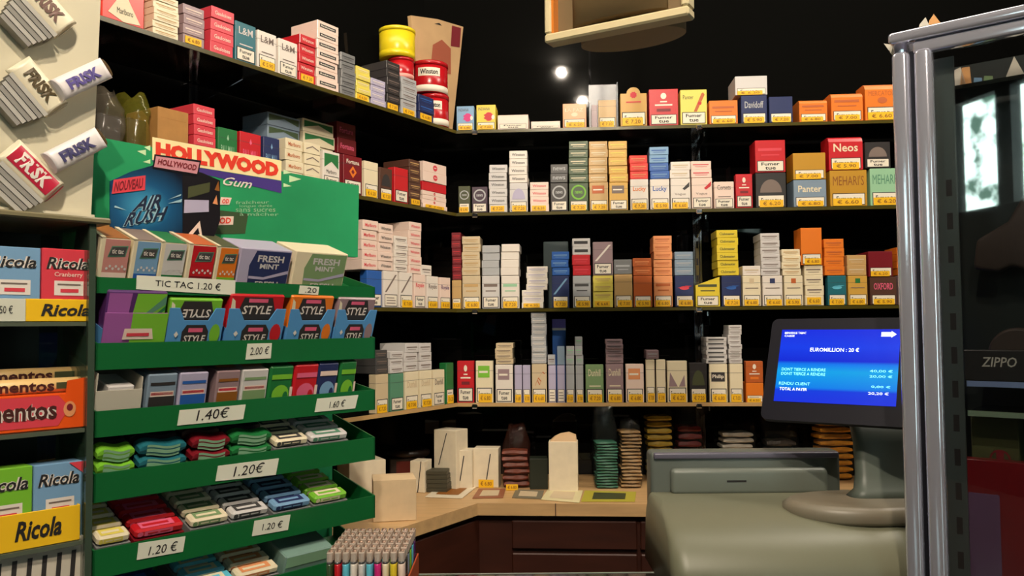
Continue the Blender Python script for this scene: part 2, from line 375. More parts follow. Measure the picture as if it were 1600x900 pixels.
def run(frame, z, stacks, shelf, b=0.0, extra='', only_names=None):
    """fill one shelf: stacks of (x0, x1, short name, [levels bottom-up])
       level: (count or 'S'/'B', y of its top, colour, print, flags)   count = packs lying on top of each other"""
    names = [s[2] for s in stacks]
    for i, (x0, x1, nm, levels) in enumerate(stacks):
        s0 = frame.s_at(x0, z, b); s1 = frame.s_at(x1, z, b); sc = (s0+s1)/2
        L = names[i-1] if i else None; Rr = names[i+1] if i+1 < len(names) else None
        where = extra if extra else (f'between {L} and {Rr} stacks' if L and Rr else (f'beside {L or Rr} stack'))
        zc = z + .0006; idx = 0
        tot = sum(l[0] if isinstance(l[0], int) else 1 for l in levels)
        for li, (cnt, yt, col, spec, fl) in enumerate(levels):
            dx = 0; w = (s1-s0)*.965
            if isinstance(yt, tuple):       # (ytop, x0, x1) for a level of another width
                yt, a0, a1 = yt; q0 = frame.s_at(a0, z+.1, b); q1 = frame.s_at(a1, z+.1, b); dx = (q0+q1)/2-sc; w = (q1-q0)*.965
            zt = frame.z_at(yt, sc+dx, b)
            n = cnt if isinstance(cnt, int) else 1; hh = (zt-zc)/n
            for k in range(n):
                lying = isinstance(cnt, int)
                dp = .087 if lying else (.023 if cnt == 'S' else .07)
                f2 = fl if (k == 0 or not lying) else fl.replace('T', '')
                j = random.uniform(-.0015, .0015) if lying else 0
                kind = 'cigarette_pack'
                if cnt == 'B': kind = 'cigar_box'
                elif 'G' in fl: kind = 'cigarillo_pack'
                elif w < .032 : kind = 'slim_cigarette_pack'
                if 'C' in fl: dp = .1
                jb = random.uniform(0, .003) if lying else 0
                o = make_piece(kind, w, hh*.985, dp, col, spec, f2, lying, frame.w(sc+dx+j, b+.002+jb, zc + k*hh), frame.a + (random.uniform(-.02, .02) if lying else 0))
                cw = PAL[col][1]; word = {'cigarette_pack':'cigarette pack','cigar_box':'cigar box','cigarillo_pack':'cigarillo pack','slim_cigarette_pack':'slim pack'}[kind]
                sw = ''
                if not lying and spec:
                    p = spec.split(':'); sw = ' with ' + WORDS[p[0]].format(PAL[p[1]][1])
                pos = ('topmost' if (idx == tot-1 and tot > 1) else ORD[idx]) if tot > 1 else ''
                for wd, s2, st in ((word, sw, 'lying ' if lying else 'standing '), (word, sw, ''), (word.split()[-1], sw, ''), (word.split()[-1], '', '')):
                    lab = ' '.join(f"{cw} {wd}{s2}, {st}{pos} {where}, {shelf}".replace(',  ', ', ').split())
                    if len(lab.split()) <= 16 and lab not in LABELS: break
                tag(o, lab, 'box' if cnt == 'B' else 'pack', f"packs on the {shelf}")
                idx += 1
            zc = zt

S, B = 'S', 'B'
# ---- back wall, top shelf
run(FB, ZS[0], [
 (713,741,'pale blue',[(B,165,'sky','figure:magenta:INDIANA','WTS')]),
 (744,775,'yellow figure',[(B,163,'yellow','figure:red:INDIANA','WTS')]),
 (777,826,'low white',[(B,178,'pinkw','','WOC')]),
 (829,876,'lowest white',[(B,189,'pinkw','','WC')]),
 (879,917,'orange and white',[(B,161,'salmon','logo:cream:LA PAZ','WT')]),
 (969,1012,'yellow arched',[(B,135,'mustard','sun:red','WTX')]),
 (1014,1061,'red crested',[(B,138,'red','crest:maroon','WS')]),
 (1063,1106,'yellow cigar',[(B,139,'lemon','cigar:brick','W')]),
 (1108,1154,'dull orange',[(B,156,'orange','line:brick','WT')]),
 (1158,1200,'navy',[(B,148,'navy','txt:silver:Davidoff','WT'),(B,(118,1148,1200),'wgrey','','WTC')]),
 (1202,1240,'second navy',[(B,150,'navy','','WT')]),
 (1249,1294,'small orange',[(B,155,'orange','line:brick','WTO')]),
 (1299,1350,'middle orange',[(B,144,'orange','line:brick','WTO')]),
 (1352,1408,'large orange',[(B,129,'orange','logo:brick:MERCATOR','WTO')]),
], 'top back-wall shelf')
# ---- back wall, second shelf
run(FB, ZS[1], [
 (716,735,'olive',[(S,290,'olive','ring:silver','T')]),
 (737,762,'dark purple',[(S,291,'dpurple','ring:silver','W')]),
 (764,793,'grey-lettered',[(6,257,'wgrey','txt:dgrey:Winston','T')]),
 (796,825,'lilac-domed',[(S,285,'wgrey','dome:lilac','WT'),(4,235,'white','txt:dgrey:Winston','')]),
 (828,858,'low pinkish',[(4,284,'pinkw','txt:rose:Winston','T')]),
 (860,888,'charcoal ringed',[(S,285,'charcoal','ring:silver','W'),(2,256,'dgrey','txt:silver:news','')]),
 (889,920,'dark green',[(S,285,'dgreen','ring:lime','WT'),(5,220,'dgreen','line:cream','')]),
 (921,951,'tan',[(S,284,'tan','bigsq:brick','WT'),(5,220,'tan','line:cream','')]),
 (952,982,'gold',[(S,284,'gold','bigsq:grey','W'),(5,220,'gold','line:lemon','')]),
 (985,1014,'orange-topped',[(S,279,'white','txt:orange:Lucky','WT'),(3,242,'scarlet','line:salmon','')]),
 (1016,1047,'blue-topped',[(S,279,'white','txt:blue:Lucky','WT'),(2,254,'blue','line:sky',''),(2,229,'sky','line:blue','')]),
 (1048,1080,'dark-winged',[(S,278,'white','wing:charcoal','WT'),(2,252,'white','line:beige','')]),
 (1081,1114,'red-winged',[(S,277,'pinkw','wing:red','W'),(2,251,'pinkw','line:rose','')]),
 (1116,1148,'short white',[(S,283,'pinkw','hi:grey:Corsets','W')]),
 (1150,1177,'short red',[(S,271,'red','crest:maroon','W')]),
 (1181,1230,'charcoal box',[(B,269,'charcoal','dome:grey','WT'),(B,218,'red','line:rose','W')]),
 (1240,1293,'blue-grey box',[(B,280,'bluegrey','txt:cream:Panter','WT'),(B,238,'mustard','','WT')]),
 (1297,1357,'mustard box',[(B,265,'mustard',"name:brown:MEHARI'S",'WT'),(B,(212,1295,1350),'red','txt:cream:Neos','WTO')]),
 (1360,1412,'mint box',[(B,262,'mint',"name:seafoam:MEHARI'S",'WT'),(B,(221,1352,1393),'charcoal','dome:grey','W')]),
], 'second back-wall shelf')
# ---- back wall, third shelf
run(FB, ZS[2], [
 (722,751,'tall beige',[(S,430,'beige','line:tan','WT'),(5,369,'beige','line:tan','')]),
 (753,781,'grey silver',[(S,430,'wgrey','line:grey','W'),(4,383,'silver','','')]),
 (783,812,'pale glossy',[(S,430,'white','line:mint','WT'),(4,381,'white','','')]),
 (815,850,'broad lilac-white',[(3,453,'white','line:lilac','T'),(4,(416,822,856),'white','line:lilac','')]),
 (862,890,'deep blue',[(S,430,'navy','diag:sky','WT'),(3,393,'blue','line:sky','')]),
 (895,924,'white and red',[(S,430,'silver','line:dgrey','WT'),(2,398,'red','line:rose',''),(2,372,'wgrey','band:charcoal','')]),
 (927,959,'pink brown',[(4,430,'lemon','line:tan','T'),(S,377,'mauve','diag:white','W')]),
 (960,989,'grey-topped tan',[(S,428,'tan','','WT'),(1,405,'grey','line:silver','')]),
 (990,1020,'rust',[(S,430,'brick','','WT'),(2,403,'brick','line:salmon','')]),
 (1022,1052,'tall salmon',[(S,430,'salmon','line:brick','WT'),(5,368,'salmon','line:brick','')]),
 (1055,1085,'blue grey',[(S,430,'navy','glow:rose','WT'),(3,393,'bluegrey','line:silver','')]),
 (1087,1126,'slanted yellow',[(B,432,'yellow','line:olive','WV')]),
 (1128,1159,'rounded yellow',[(S,430,'navy','glow:blue','WT'),(6,(359,1121,1155),'yellow','txt:olive:Clubmaster','G')]),
 (1161,1190,'low white',[(S,430,'cream','sq:beige','WTG'),(1,415,'white','line:beige','G')]),
 (1192,1224,'tall white',[(S,430,'white','sq:navy','WTG'),(6,(364,1189,1220),'wgrey','line:grey','G')]),
 (1226,1256,'cream',[(S,430,'cream','sq:brick','WTG'),(4,(389,1222,1252),'cream','line:tan','G')]),
 (1259,1289,'white under orange box',[(4,414,'cream','line:grey','TG'),(B,(355,1252,1286),'orange','','WTS')]),
 (1294,1324,'orange',[(S,430,'teal','glow:cyan','WT'),(4,(373,1288,1320),'orange','line:brick','G')]),
 (1326,1357,'low tan',[(S,430,'gold','sq:green','WTG'),(2,398,'tan','line:beige','G')]),
 (1360,1403,'dark brown box',[(B,432,'brown','txt:pink:OXFORD','WTC'),(B,(392,1357,1396),'maroon','','WTC')]),
 (1405,1421,'narrow orange',[(S,430,'mauve','','W'),(4,386,'orange','line:cream','G')]),
], 'third back-wall shelf')
run(FB, ZS[2], [(706,721,'x',[(S,437,'tan','','T'),(6,363,'maroon','line:red','')])], 'third shelf', extra='beside the corner')
# ---- back wall, fourth shelf
run(FB, ZS[3], [
 (714,741,'bright red',[(S,563,'red','crest:maroon','W')]),
 (743,771,'pale green-squared',[(S,563,'cream','bigsq:lime','WT')]),
 (774,802,'grey-squared',[(S,569,'white','bigsq:mauve','W'),(4,536,'beige','line:grey','')]),
 (804,816,'first lilac slim',[(S,570,'lilac','','WT')]),
 (817,829,'second lilac slim',[(S,570,'lilac','','WT')]),
 (831,855,'tall silver',[(S,568,'beige','swirl:brick','WT'),(9,488,'silver','line:white','')]),
 (857,869,'third lilac slim',[(S,570,'lilac','','WP'),(1,555,'silver','line:grey','')]),
 (871,883,'blue-topped slim',[(S,570,'lilac','','WP'),(1,541,'bluegrey','','')]),
 (885,898,'silver slim',[(S,570,'silver','','WT'),(2,541,'silver','line:mint','')]),
 (900,912,'second silver slim',[(S,570,'silver','','WT'),(3,526,'silver','line:mint','')]),
 (915,944,'sage',[(S,569,'sage','hi:cream:Dunhill','WT')]),
 (947,975,'mauve',[(S,568,'mauve','hi:cream:Dunhill','WT'),(5,530,'mauve','line:dgrey','')]),
 (978,1007,'pink-beige',[(S,568,'pinkw','bigsq:salmon','WT')]),
 (1010,1024,'cream slim',[(S,561,'cream','','WT'),(1,(547,1010,1030),'mauve','line:silver','')]),
 (1026,1041,'second cream slim',[(S,561,'cream','','WT')]),
 (1043,1075,'triangle-marked',[(S,563,'cream','tri:mauve','WT')]),
 (1078,1106,'black olive',[(S,566,'charcoal','dome:olive','WT')]),
 (1109,1138,'black-striped',[(S,568,'cream','band:charcoal:Philip','WT'),(6,(527,1104,1137),'wgrey','band:dgrey','')]),
 (1141,1162,'tallest right',[(S,568,'cream','','WT'),(8,(508,1139,1160),'wgrey','line:grey','')]),
 (1166,1194,'orange-based red',[(B,598,'orange','','T'),(S,564,'brick','crest:orange','')]),
], 'fourth back-wall shelf')
# ---- left wall, top shelf
run(FL, ZS[0], [
 (240,281,'cream',[(6,-6,'cream','line:tan','')]),
 (287,321,'dusky pink',[(4,10,'mauve','line:pinkw','T')]),
 (330,367,'rose',[(4,14,'rose','txt:pinkw:Gauloises','')]),
 (368,401,'teal',[(S,36,'teal','hi:wgrey:L&M','W')]),
 (403,433,'white lettered',[(S,50,'white','hi:grey:L&M','WT')]),
 (436,466,'second lettered',[(S,63,'white','hi:grey:L&M','W')]),
 (469,495,'slim red',[(5,56,'red','txt:pinkw:Winston','T')]),
 (497,531,'black-labelled',[(7,36,'pinkw','band:charcoal:Rothmans','')]),
 (534,557,'dark grey',[(5,84,'grey','line:dgrey','')]),
 (558,580,'yellowish',[(5,105,'lemon','line:cream','T')]),
 (581,604,'lilac white',[(4,124,'lilac','line:white','')]),
 (606,627,'black',[(6,97,'charcoal','line:grey','T')]),
 (629,653,'silver under cans',[(5,122,'silver','line:grey','T')]),
 (656,680,'navy',[(3,150,'navy','line:blue','T')]),
], 'top left-wall shelf')
# ---- left wall, second shelf
run(FL, ZS[1], [
 (303,338,'rose',[(6,165,'rose','txt:pinkw:Gauloises','')]),
 (341,372,'green',[(S,200,'green','lo:mint:PALL MALL','W')]),
 (375,409,'red lettered',[(S,207,'red','lo:pink:PALL MALL','W')]),
 (412,438,'navy lettered',[(S,214,'navy','lo:sky:PALL MALL','W')]),
 (447,475,'red-lettered white',[(4,217,'cream','txt:brick:Marlboro','')]),
 (477,502,'grey chevron',[(4,224,'cream','vee:grey','')]),
 (505,532,'green chevron',[(S,236,'white','chev:green','W')]),
 (537,567,'orange diamond',[(S,243,'maroon','diamond:orange:Fortuna','W')]),
 (570,592,'cream',[(S,252,'cream','','WT')]),
 (594,614,'dark brown',[(S,262,'brown','dome:charcoal','WT')]),
 (617,639,'plain red',[(S,262,'red','','W')]),
 (641,659,'brown lying',[(6,250,'brown','line:tan','T')]),
 (662,700,'red disc',[(4,300,'pinkw','dot:red','T'),(1,286,'red','',''),(2,255,'pinkw','dot:rose','')]),
], 'second left-wall shelf')
run(FL, ZS[1], [
 (418,470,'x',[(6,180,'bluegrey','echev:dgreen','')]),
 (474,524,'x',[(6,190,'cream','echev:green','')]),
 (528,558,'x',[(5,192,'maroon','txt:pink:Fortuna','')]),
], 'second shelf', b=.1, extra='in the back row of left wall')
# ---- left wall, third shelf
run(FL, ZS[2], [
 (574,598,'blue-based',[(S,422,'blue','','W'),(5,(344,567,592),'pinkw','txt:rose:Marlboro','')]),
 (600,623,'first white',[(S,423,'white','diag:grey','WP'),(5,(350,593,616),'pinkw','txt:dgrey:Winston','')]),
 (625,646,'second white',[(S,425,'white','diag:grey','WT'),(5,(369,618,639),'white','line:grey','')]),
 (648,666,'red-lined',[(S,428,'pinkw','txt:rose:Royale','W'),(6,(347,640,660),'pinkw','txt:rose:Winston','')]),
 (668,686,'low white',[(S,431,'white','txt:grey:Royale','WT'),(1,(414,660,677),'white','line:grey','')]),
 (688,705,'corner white',[(S,433,'pinkw','txt:purple:Royale','WT')]),
], 'third left-wall shelf')
# ---- left wall, fourth shelf
run(FL, ZS[3], [
 (588,608,'dark',[(S,584,'beige','','WT'),(3,547,'dgrey','line:grey','')]),
 (611,632,'sea green',[(S,583,'seafoam','','W'),(3,549,'wgrey','line:grey','')]),
 (634,655,'first cream',[(S,580,'cream','txt:beige:Dunhill','WT'),(3,536,'wgrey','line:grey','')]),
 (657,676,'second cream',[(S,578,'cream','txt:beige:Dunhill','WT'),(3,536,'wgrey','line:grey','')]),
 (678,696,'third cream',[(S,577,'cream','txt:grey:Dunhill','W')]),
 (698,710,'green',[(S,566,'green','','T')]),
], 'fourth left-wall shelf')
# ------------------------------------------------------------------ the room
def hitz(px, py, z):
    d = ray(px, py); return CAMP + d * ((z - CZ) / d.z)
BLACKW = M('black_gloss_wall', (12, 12, 11), 0.03, spec=0.14)
DARK = M('dark_plaster', (26, 24, 21), 0.8, noise=.1)
GLASSD = M('smoked_shelf_glass', (30, 31, 26), 0.08, noise=.25, nscale=6)
EDGE = M('shelf_edge_glass', (74, 66, 22), 0.25)
CHROME = M('chrome', (205, 205, 212), 0.12, metal=1.0)
def wall(name, fr, x0, x1, b, z0, z1, m, t=.04):
    mb = MB(); mb.box(x0, x1, 0, t, z0, z1, m)
    o = mb.obj(name, None, fr.w(0, b, 0), (0, 0, fr.a)); return struct(o)
WB = SD + .012; CEIL = 3.05
# inner corner of the walls
cb = WB * math.tan((FL.a - FB.a) / 2)
wall('wall_back', FB, -cb, 2.6, WB, 0, CEIL, BLACKW)
ang = (FL.a - FB.a)
cb = WB * math.tan(ang / 2)
wall('wall_left', FL, -2.3, cb, WB, 0, CEIL, BLACKW)
W0 = Frame((0, 0), 0)
pt = FB.w(2.6, WB, 0)
def slab(name, pts, z0, z1, m):
    mb = MB(); n = len(pts)
    mb.add([(p[0], p[1], z0) for p in pts] + [(p[0], p[1], z1) for p in pts],
           [tuple(range(n-1, -1, -1)), tuple(range(n, 2*n))] + [(i, (i+1) % n, n+(i+1) % n, n+i) for i in range(n)], m)
    return mb.obj(name)
rl = FL.w(-2.3, WB, 0)
RX0, RX1, RY0 = -3.9, 2.75, -.9
wall('wall_side', Frame((RX0, rl.y), 0), 0, rl.x - RX0, 0, 0, CEIL, DARK)
wall('wall_end', Frame((RX0, RY0), PI/2), 0, rl.y - RY0, 0, 0, CEIL, DARK)
o = slab('floor', [(RX0-.1, RY0-.1), (RX1+.1, RY0-.1), (RX1+.1, 3.2), (RX0-.1, 3.2)], -.05, 0, M('floor_tiles', (70, 60, 52), .4, noise=.2, nscale=5)); struct(o)
o = slab('ceiling', [(RX0-.1, RY0-.1), (RX1+.1, RY0-.1), (RX1+.1, 3.2), (RX0-.1, 3.2)], CEIL, CEIL + .05, DARK); struct(o)
wall('wall_right', Frame((RX1, 3.1), -PI/2), 0, 4.0, 0, 0, CEIL, DARK)
# rear wall with the street window, seen only in the mirror of the cabinet

# ------------------------------------------------------------------ glass shelves
cf = 0.0
for i, z in enumerate(ZS):
    mb = MB(); a = FL.w(-2.0, 0, 0); c = FL.w(0, 0, 0); d = FB.w(1.55, 0, 0); e = FB.w(1.55, SD, 0)
    # front corner where both runs meet, back corner
    f = FL.w(-2.0, SD, 0)
    bk = FB.w(SD * math.tan(ang/2) , SD, 0)
    # intersection of the two back lines
    A = FL.w(0, SD, 0); B_ = FB.w(0, SD, 0); den = FL.u.x*FB.u.y - FL.u.y*FB.u.x
    t = ((B_.x-A.x)*FB.u.y - (B_.y-A.y)*FB.u.x)/den; bk = A + FL.u*t
    pts = [a, c, d, e, bk, f]; n = 6; T = .008
    mb.add([(p.x, p.y, z-T) for p in pts] + [(p.x, p.y, z) for p in pts], [tuple(range(n-1,-1,-1)), tuple(range(n, 2*n))] + [(k,(k+1)%n,n+(k+1)%n,n+k) for k in range(n)], GLASSD)
    sh = mb.obj('glass_shelf')
    tag(sh, f"{['top','second','third','lowest'][i]} dark glass wall shelf carrying rows of cigarette packs", 'shelf', 'wall shelves')
    em = EDGE if i < 3 else M('tan_shelf_edge', (186, 150, 100), .5)
    for fr, q0, q1 in ((FL, -2.0, -.001), (FB, .001, 1.55)):
        mb = MB(); mb.box(q0, q1, -.003, -.0002, -.009, -.0005 if i < 3 else .001, em); e_ = mb.obj('edge_strip', sh, fr.w(0, 0, z), (0,0,fr.a))
    for px in (742, 1092):
        s = FB.s_at(px, z); mb = MB(); mb.box(-.008, .008, -.008, .004, -.014, -.002, CHROME, .002); mb.obj('clip', sh, FB.w(s, 0, z), (0,0,FB.a))
def upright(fr, px, z0, z1, where):
    s = fr.s_at(px, CZ + .1, SD - .01)
    root = empty('shelf_upright', fr.w(s, SD, z0), (0,0,fr.a)); h = z1 - z0
    mb = MB(); mb.box(-.013, -.006, -.012, .010, 0, h, CHROME, .001); mb.box(.006, .013, -.012, .010, 0, h, CHROME, .001)
    mb.box(-.006, .006, -.004, .010, 0, h, CHROME)
    for k in range(int(h/.05)): mb.rect(-.003, .003, .015+k*.05, .035+k*.05, -.0045, INK)
    mb.obj('channel', root)
    for z in ZS:
        z -= .0005 if z < ZS[0] else .0015
        mb = MB(); mb.loft([[(x, y, zz) for (y, zz) in [(0, z-z0-.012), (0, z-z0-.06), (-SD+.03, z-z0-.024), (-SD+.03, z-z0-.012)]] for x in (-.0015, .0015)], CHROME, smooth=False)
        mb.obj('bracket', root)
    tag(root, f'chrome slotted shelf upright {where}', 'upright', 'shelf uprights')
upright(FL, 688, ZC, ZS[0]-.009, 'beside the corner of the left wall')
upright(FL, 300, ZC, ZS[0]-.009, 'behind the packs at far left wall')
upright(FB, 1091, ZC, ZS[0]-.009, 'in the middle of the back wall')

# ------------------------------------------------------------------ worktop and cupboards behind
WOOD = M('pale_worktop_wood', (198, 160, 112), 0.4, noise=.12, nscale=6, stretch=(1, 8, 8))
DWOOD = M('dark_red_wood', (58, 26, 16), 0.45, noise=.25, nscale=5, stretch=(1, 1, 6))
pL = hitz(663, 813, ZC); bL = (pL - FL.o).dot(FL.k)
pB = hitz(850, 787, ZC); bB = (pB - FB.o).dot(FB.k)
def isect(f1, b1, f2, b2):
    A, B2 = f1.w(0, b1, 0), f2.w(0, b2, 0); den = f1.u.x*f2.u.y - f1.u.y*f2.u.x
    return A + f1.u * (((B2.x-A.x)*f2.u.y - (B2.y-A.y)*f2.u.x)/den)
def ell(name, inset, z0, z1, m, s0=-1.9, s1=1.9):
    pts = [FL.w(s0, bL+inset, 0), isect(FL, bL+inset, FB, bB+inset), FB.w(s1, bB+inset, 0), FB.w(s1, SD+.01, 0), isect(FL, SD+.01, FB, SD+.01), FL.w(s0, SD+.01, 0)]
    return slab(name, pts, z0, z1, m)
o = ell('worktop', 0, ZC-.03, ZC, WOOD); tag(o, 'pale wooden worktop running along both walls under the shelves', 'worktop')
mb = MB(); s = FB.s_at(868, ZC, bB); mb.box(-.0012, .0012, -.0008, .002, -.03, .0004, M('seam', (70,44,26), .7)); mb.obj('joint_seam', o, FB.w(s, bB, ZC), (0,0,FB.a))
cbt = ell('base_cupboard', .025, 0, ZC-.031, DWOOD); tag(cbt, 'dark reddish wooden base cupboard under the pale worktop', 'cupboard')
for px0, px1 in ((800, 995), (1000, 1180)):
    s0, s1 = FB.s_at(px0, ZC-.05, bB+.02), FB.s_at(px1, ZC-.05, bB+.02)
    mb = MB(); mb.box(s0, s1, -.014, 0, -.115, -.045, DWOOD, .003); mb.obj('drawer', cbt, FB.w(0, bB+.025, ZC), (0,0,FB.a))
    mb = MB(); mb.box(s0, s1, -.014, 0, -.75, -.125, DWOOD, .003); mb.obj('door', cbt, FB.w(0, bB+.025, ZC), (0,0,FB.a))
for s0, s1 in ((-.62, -.05), (-1.2, -.64)):
    mb = MB(); mb.box(s0+.18, s1+.18, -.014, 0, -.75, -.045, DWOOD, .003); mb.obj('door', cbt, FL.w(0, bL+.025, ZC), (0,0,FL.a))

# ------------------------------------------------------------------ front counter
ZF = CZ - .42
cpts = [(-1.35, .45), (1.9, .45), (1.9, 1.43), (-.19, 1.43), (-.33, 1.535), (-.72, 1.19), (-1.35, .62)]
SMG = M('smoked_counter_glass', (36, 30, 27), .1)
o = slab('shop_counter', cpts, ZF-.012, ZF, SMG)
tag(o, 'dark glass topped front counter carrying display, lighters and till', 'counter')
mb = MB(); mb.box(-.19, 1.9, 1.43, 1.4325, ZF-.012, ZF+.001, M('glass_edge', (150,160,150), .15)); mb.obj('glass_edge', o)
mb = slab('counter_body', [(-1.33,.47),(1.88,.47),(1.88,1.40),(-.22,1.40),(-.34,1.49),(-.70,1.16),(-1.33,.64)], 0, ZF-.0125, DWOOD); mb.parent = o

# ------------------------------------------------------------------ chewing gum display
GRN = M('green_display_plastic', (14, 92, 44), 0.35, noise=.06, nscale=8)
GRNB = M('green_display_board', (44, 150, 96), 0.3, noise=.22, nscale=5)
PAPER = M('price_paper', (206, 206, 190), .6)
W = FD.s_at(586, CZ)
disp = empty('chewing_gum_display', FD.w(0, 0, ZF), (0,0,FD.a))
tag(disp, 'tall green chewing gum display with five tilted trays and price tags', 'display')
TLT = [R_(19), R_(18), R_(13), R_(20), R_(20), R_(20)]
class PM(MB):
    """mesh in the plane of a frame, placed from sightings of the photograph at depth b; local to root at (s0, b0, z0)"""
    def __init__(s, fr, b, s0=0, b0=0, z0=0): super().__init__(); s.fr = fr; s.b = b; s.s0 = s0; s.b0 = b0; s.z0 = z0
    def P(s, px, py, b=None):
        b = s.b if b is None else b; q = s.fr.hit(px, py, b); return (q[0]-s.s0, q[1]-s.z0)
    def pq(s, pts, m, lift=0, t=0.0): return s.poly([s.P(*p) for p in pts], s.b - s.b0 - lift, m, t)
    def pt(s, txt, pts, m, lift=.0006, bold=.0, shear=0): return s.quadtext(txt, [s.P(*p) for p in pts], s.b - s.b0 - lift, m, bold, shear)
# board behind
mb = PM(FD, .118, 0, 0, ZF); q = [(149,362),(150,206),(156,206),(562,290),(560,405)]
a0 = mb.P(560, 290); a1 = mb.P(150, 212)
mb.poly([(0, 0), (W, 0), (W, mb.P(560, 402)[1]), (mb.P(559, 402)[0], mb.P(560, 402)[1]), (mb.P(561, 290)[0], a0[1]), (0.0, a1[1])], .118, GRNB, .012)
mb.obj('back_board', disp)
tops = [(428,452),(533,530),(640,611),(741,683),(855,778),(962,868)]
TZ = []
for yl, yr in tops: TZ.append((FD.hit(150, yl)[1] + FD.hit(585, yr)[1]) / 2)
RH = [.0205, .034, .033, .036, .036, .036]
TD = .112
for i, z in enumerate(TZ):
    zl = z - ZF
    if zl - RH[i] < 0: RH[i] = zl - .002
    mb = MB(); h = RH[i]; up = TD*math.tan(TLT[i])
    mb.box(0, W, 0, .003, zl-h, zl, GRN)
    mb.add([(0,.003,zl-h),(W,.003,zl-h),(W,TD,zl-h+up),(0,TD,zl-h+up),(0,.003,zl-h+.002),(W,.003,zl-h+.002),(W,TD,zl-h+up+.002),(0,TD,zl-h+up+.002)], [(3,2,1,0),(4,5,6,7),(0,1,5,4),(2,3,7,6),(0,4,7,3),(1,2,6,5)], GRN)
    for x in (0, W-.0025):
        mb.loft([[(xx, y, zz) for (y, zz) in [(0, zl-h), (0, zl), (TD, zl+up*.75), (TD, zl-h+up*.9)]] for xx in (x, x+.0025)], GRN, smooth=False)
    mb.obj('tray', disp)
def label(pxs, txt, tq, frame=False):
    mb = PM(FD, -.0012, 0, 0, ZF); mb.pq(pxs, PAPER, t=.001); mb.pt(txt, tq, INK, bold=.0); mb.obj('price_label', disp)
label([(213,452),(367,461),(368,438),(214,430)], 'TIC TAC 1.20 €', [(242,447),(344,454),(345,443),(243,437)])
label([(467,459),(497,461),(499,448),(469,446)], '.20', [(476,457),(494,458),(495,450),(477,449)])
label([(384,562),(423,560),(425,536),(387,537)], '2.00 €', [(390,555),(419,553),(421,541),(392,542)])
label([(277,665),(380,655),(384,632),(281,641)], '1.40€', [(306,658),(355,652),(359,636),(310,640)])
label([(492,644),(555,638),(560,617),(496,623)], '1.60 €', [(514,638),(537,635),(540,624),(516,627)])
label([(337,752),(431,742),(436,716),(341,728)], '1.20€', [(364,745),(409,738),(414,722),(368,728)])
label([(214,875),(286,862),(290,838),(217,849)], '1.20 €', [(231,868),(275,860),(278,845),(235,853)])
label([(394,838),(450,828),(454,804),(398,814)], '1.20 €', [(409,829),(440,824),(442,813),(411,818)])
# printing on the board
mb = PM(FD, .1175, 0, 0, ZF)
SIGNC = M('cream_sign', (246, 226, 170), .4); REDI = M('sign_red', (226, 60, 40), .45); PUR = M('sign_purple', (70, 50, 130), .45)
mb.pq([(238,250),(439,282),(440,251),(238,214)], SIGNC)
mb.pt('HOLLYWOOD', [(243,247),(435,277),(435,255),(243,221)], REDI, bold=.07)
mb.pq([(238,252),(440,302),(440,283),(238,250.5)], PUR)
mb.pt('Gum', [(348,289),(393,295),(394,281),(349,276)], M('white_ink',(240,240,236),.5), .0008, bold=.01, shear=.4)
LG = M('pale_green_ink', (200, 230, 180), .5)
for a in ([(214,236),(228,243),(228,234)], [(225,230),(235,236),(235,227)], [(223,253),(235,256),(235,249)], [(443,272),(457,270),(443,265)], [(452,285),(471,280),(452,274)], [(443,292),(456,291),(443,286)]): mb.pq(a, LG)
for k in range(4): mb.pt(['fraîcheur', 'longue durée', 'sans sucres', 'à mâcher'][k], [(368+k%2*6,319+k*6),(420+k*5,318+k*6.5),(420+k*5,313+k*6.5),(368+k%2*6,314+k*6)], M('board_ink',(150,190,150),.5))
mb.pq([(334,366),(383,365),(388,334),(340,328)], pm('dgreen','ink')); mb.pq([(338,352),(364,351),(365,338),(340,338)], pm('pinkw','ink'), .0004); mb.pt('OD', [(342,350),(360,349),(361,340),(343,340)], REDI, .001, bold=.03)
mb.pq([(343,320),(358,320),(362,309),(345,308)], pm('pinkw','ink'), .0004); mb.pt('OD', [(346,318),(357,318),(358,311),(347,311)], REDI, .001, bold=.03)
mb.obj('sign_print', disp)

# Air Rush card
nt_m = M('card_blue_burst', (20, 40, 80), .35)
nt = nt_m.node_tree; tc = nt.nodes.new('ShaderNodeTexCoord'); mp = nt.nodes.new('ShaderNodeMapping'); mp.inputs['Scale'].default_value = (13, 13, 16)
g = nt.nodes.new('ShaderNodeTexGradient'); g.gradient_type = 'SPHERICAL'; r = nt.nodes.new('ShaderNodeValToRGB')
r.color_ramp.elements[0].color = lin((14, 22, 40)) + (1,); r.color_ramp.elements[1].color = lin((70, 160, 200)) + (1,); r.color_ramp.elements[1].position = 1.0; e_ = r.color_ramp.elements.new(.5); e_.color = lin((26, 84, 128)) + (1,)
nt.links.new(tc.outputs['Object'], mp.inputs[0]); nt.links.new(mp.outputs[0], g.inputs[0]); nt.links.new(g.outputs[1], r.inputs[0]); nt.links.new(r.outputs[0], nt.nodes['Principled BSDF'].inputs['Base Color'])
s0, z0 = FD.hit(225, 322, .06)
card = PM(FD, .06, s0, .06, z0)
card.pq([(172,366),(172,283),(205,268),(240,258),(285,262),(286,372)], nt_m, t=.002)
cardo = card.obj('promotional_card', None, FD.w(s0, .06, z0), (0,0,FD.a))
tag(cardo, 'dark blue cardboard gum advertisement leaning on the green board', 'card')
mb = PM(FD, .06, s0, .06, z0); CB = M('card_black', (22, 18, 24), .4)
mb.pq([(285,373),(285,262),(316,270),(344,282),(344,345),(332,376)], CB, t=.002); mb.pq([(293,310),(327,300),(328,285),(294,292)], pm('olive','ink'), .0006); mb.pq([(287,333),(326,331),(326,313),(288,312)], pm('lilac','ink'), .0006)
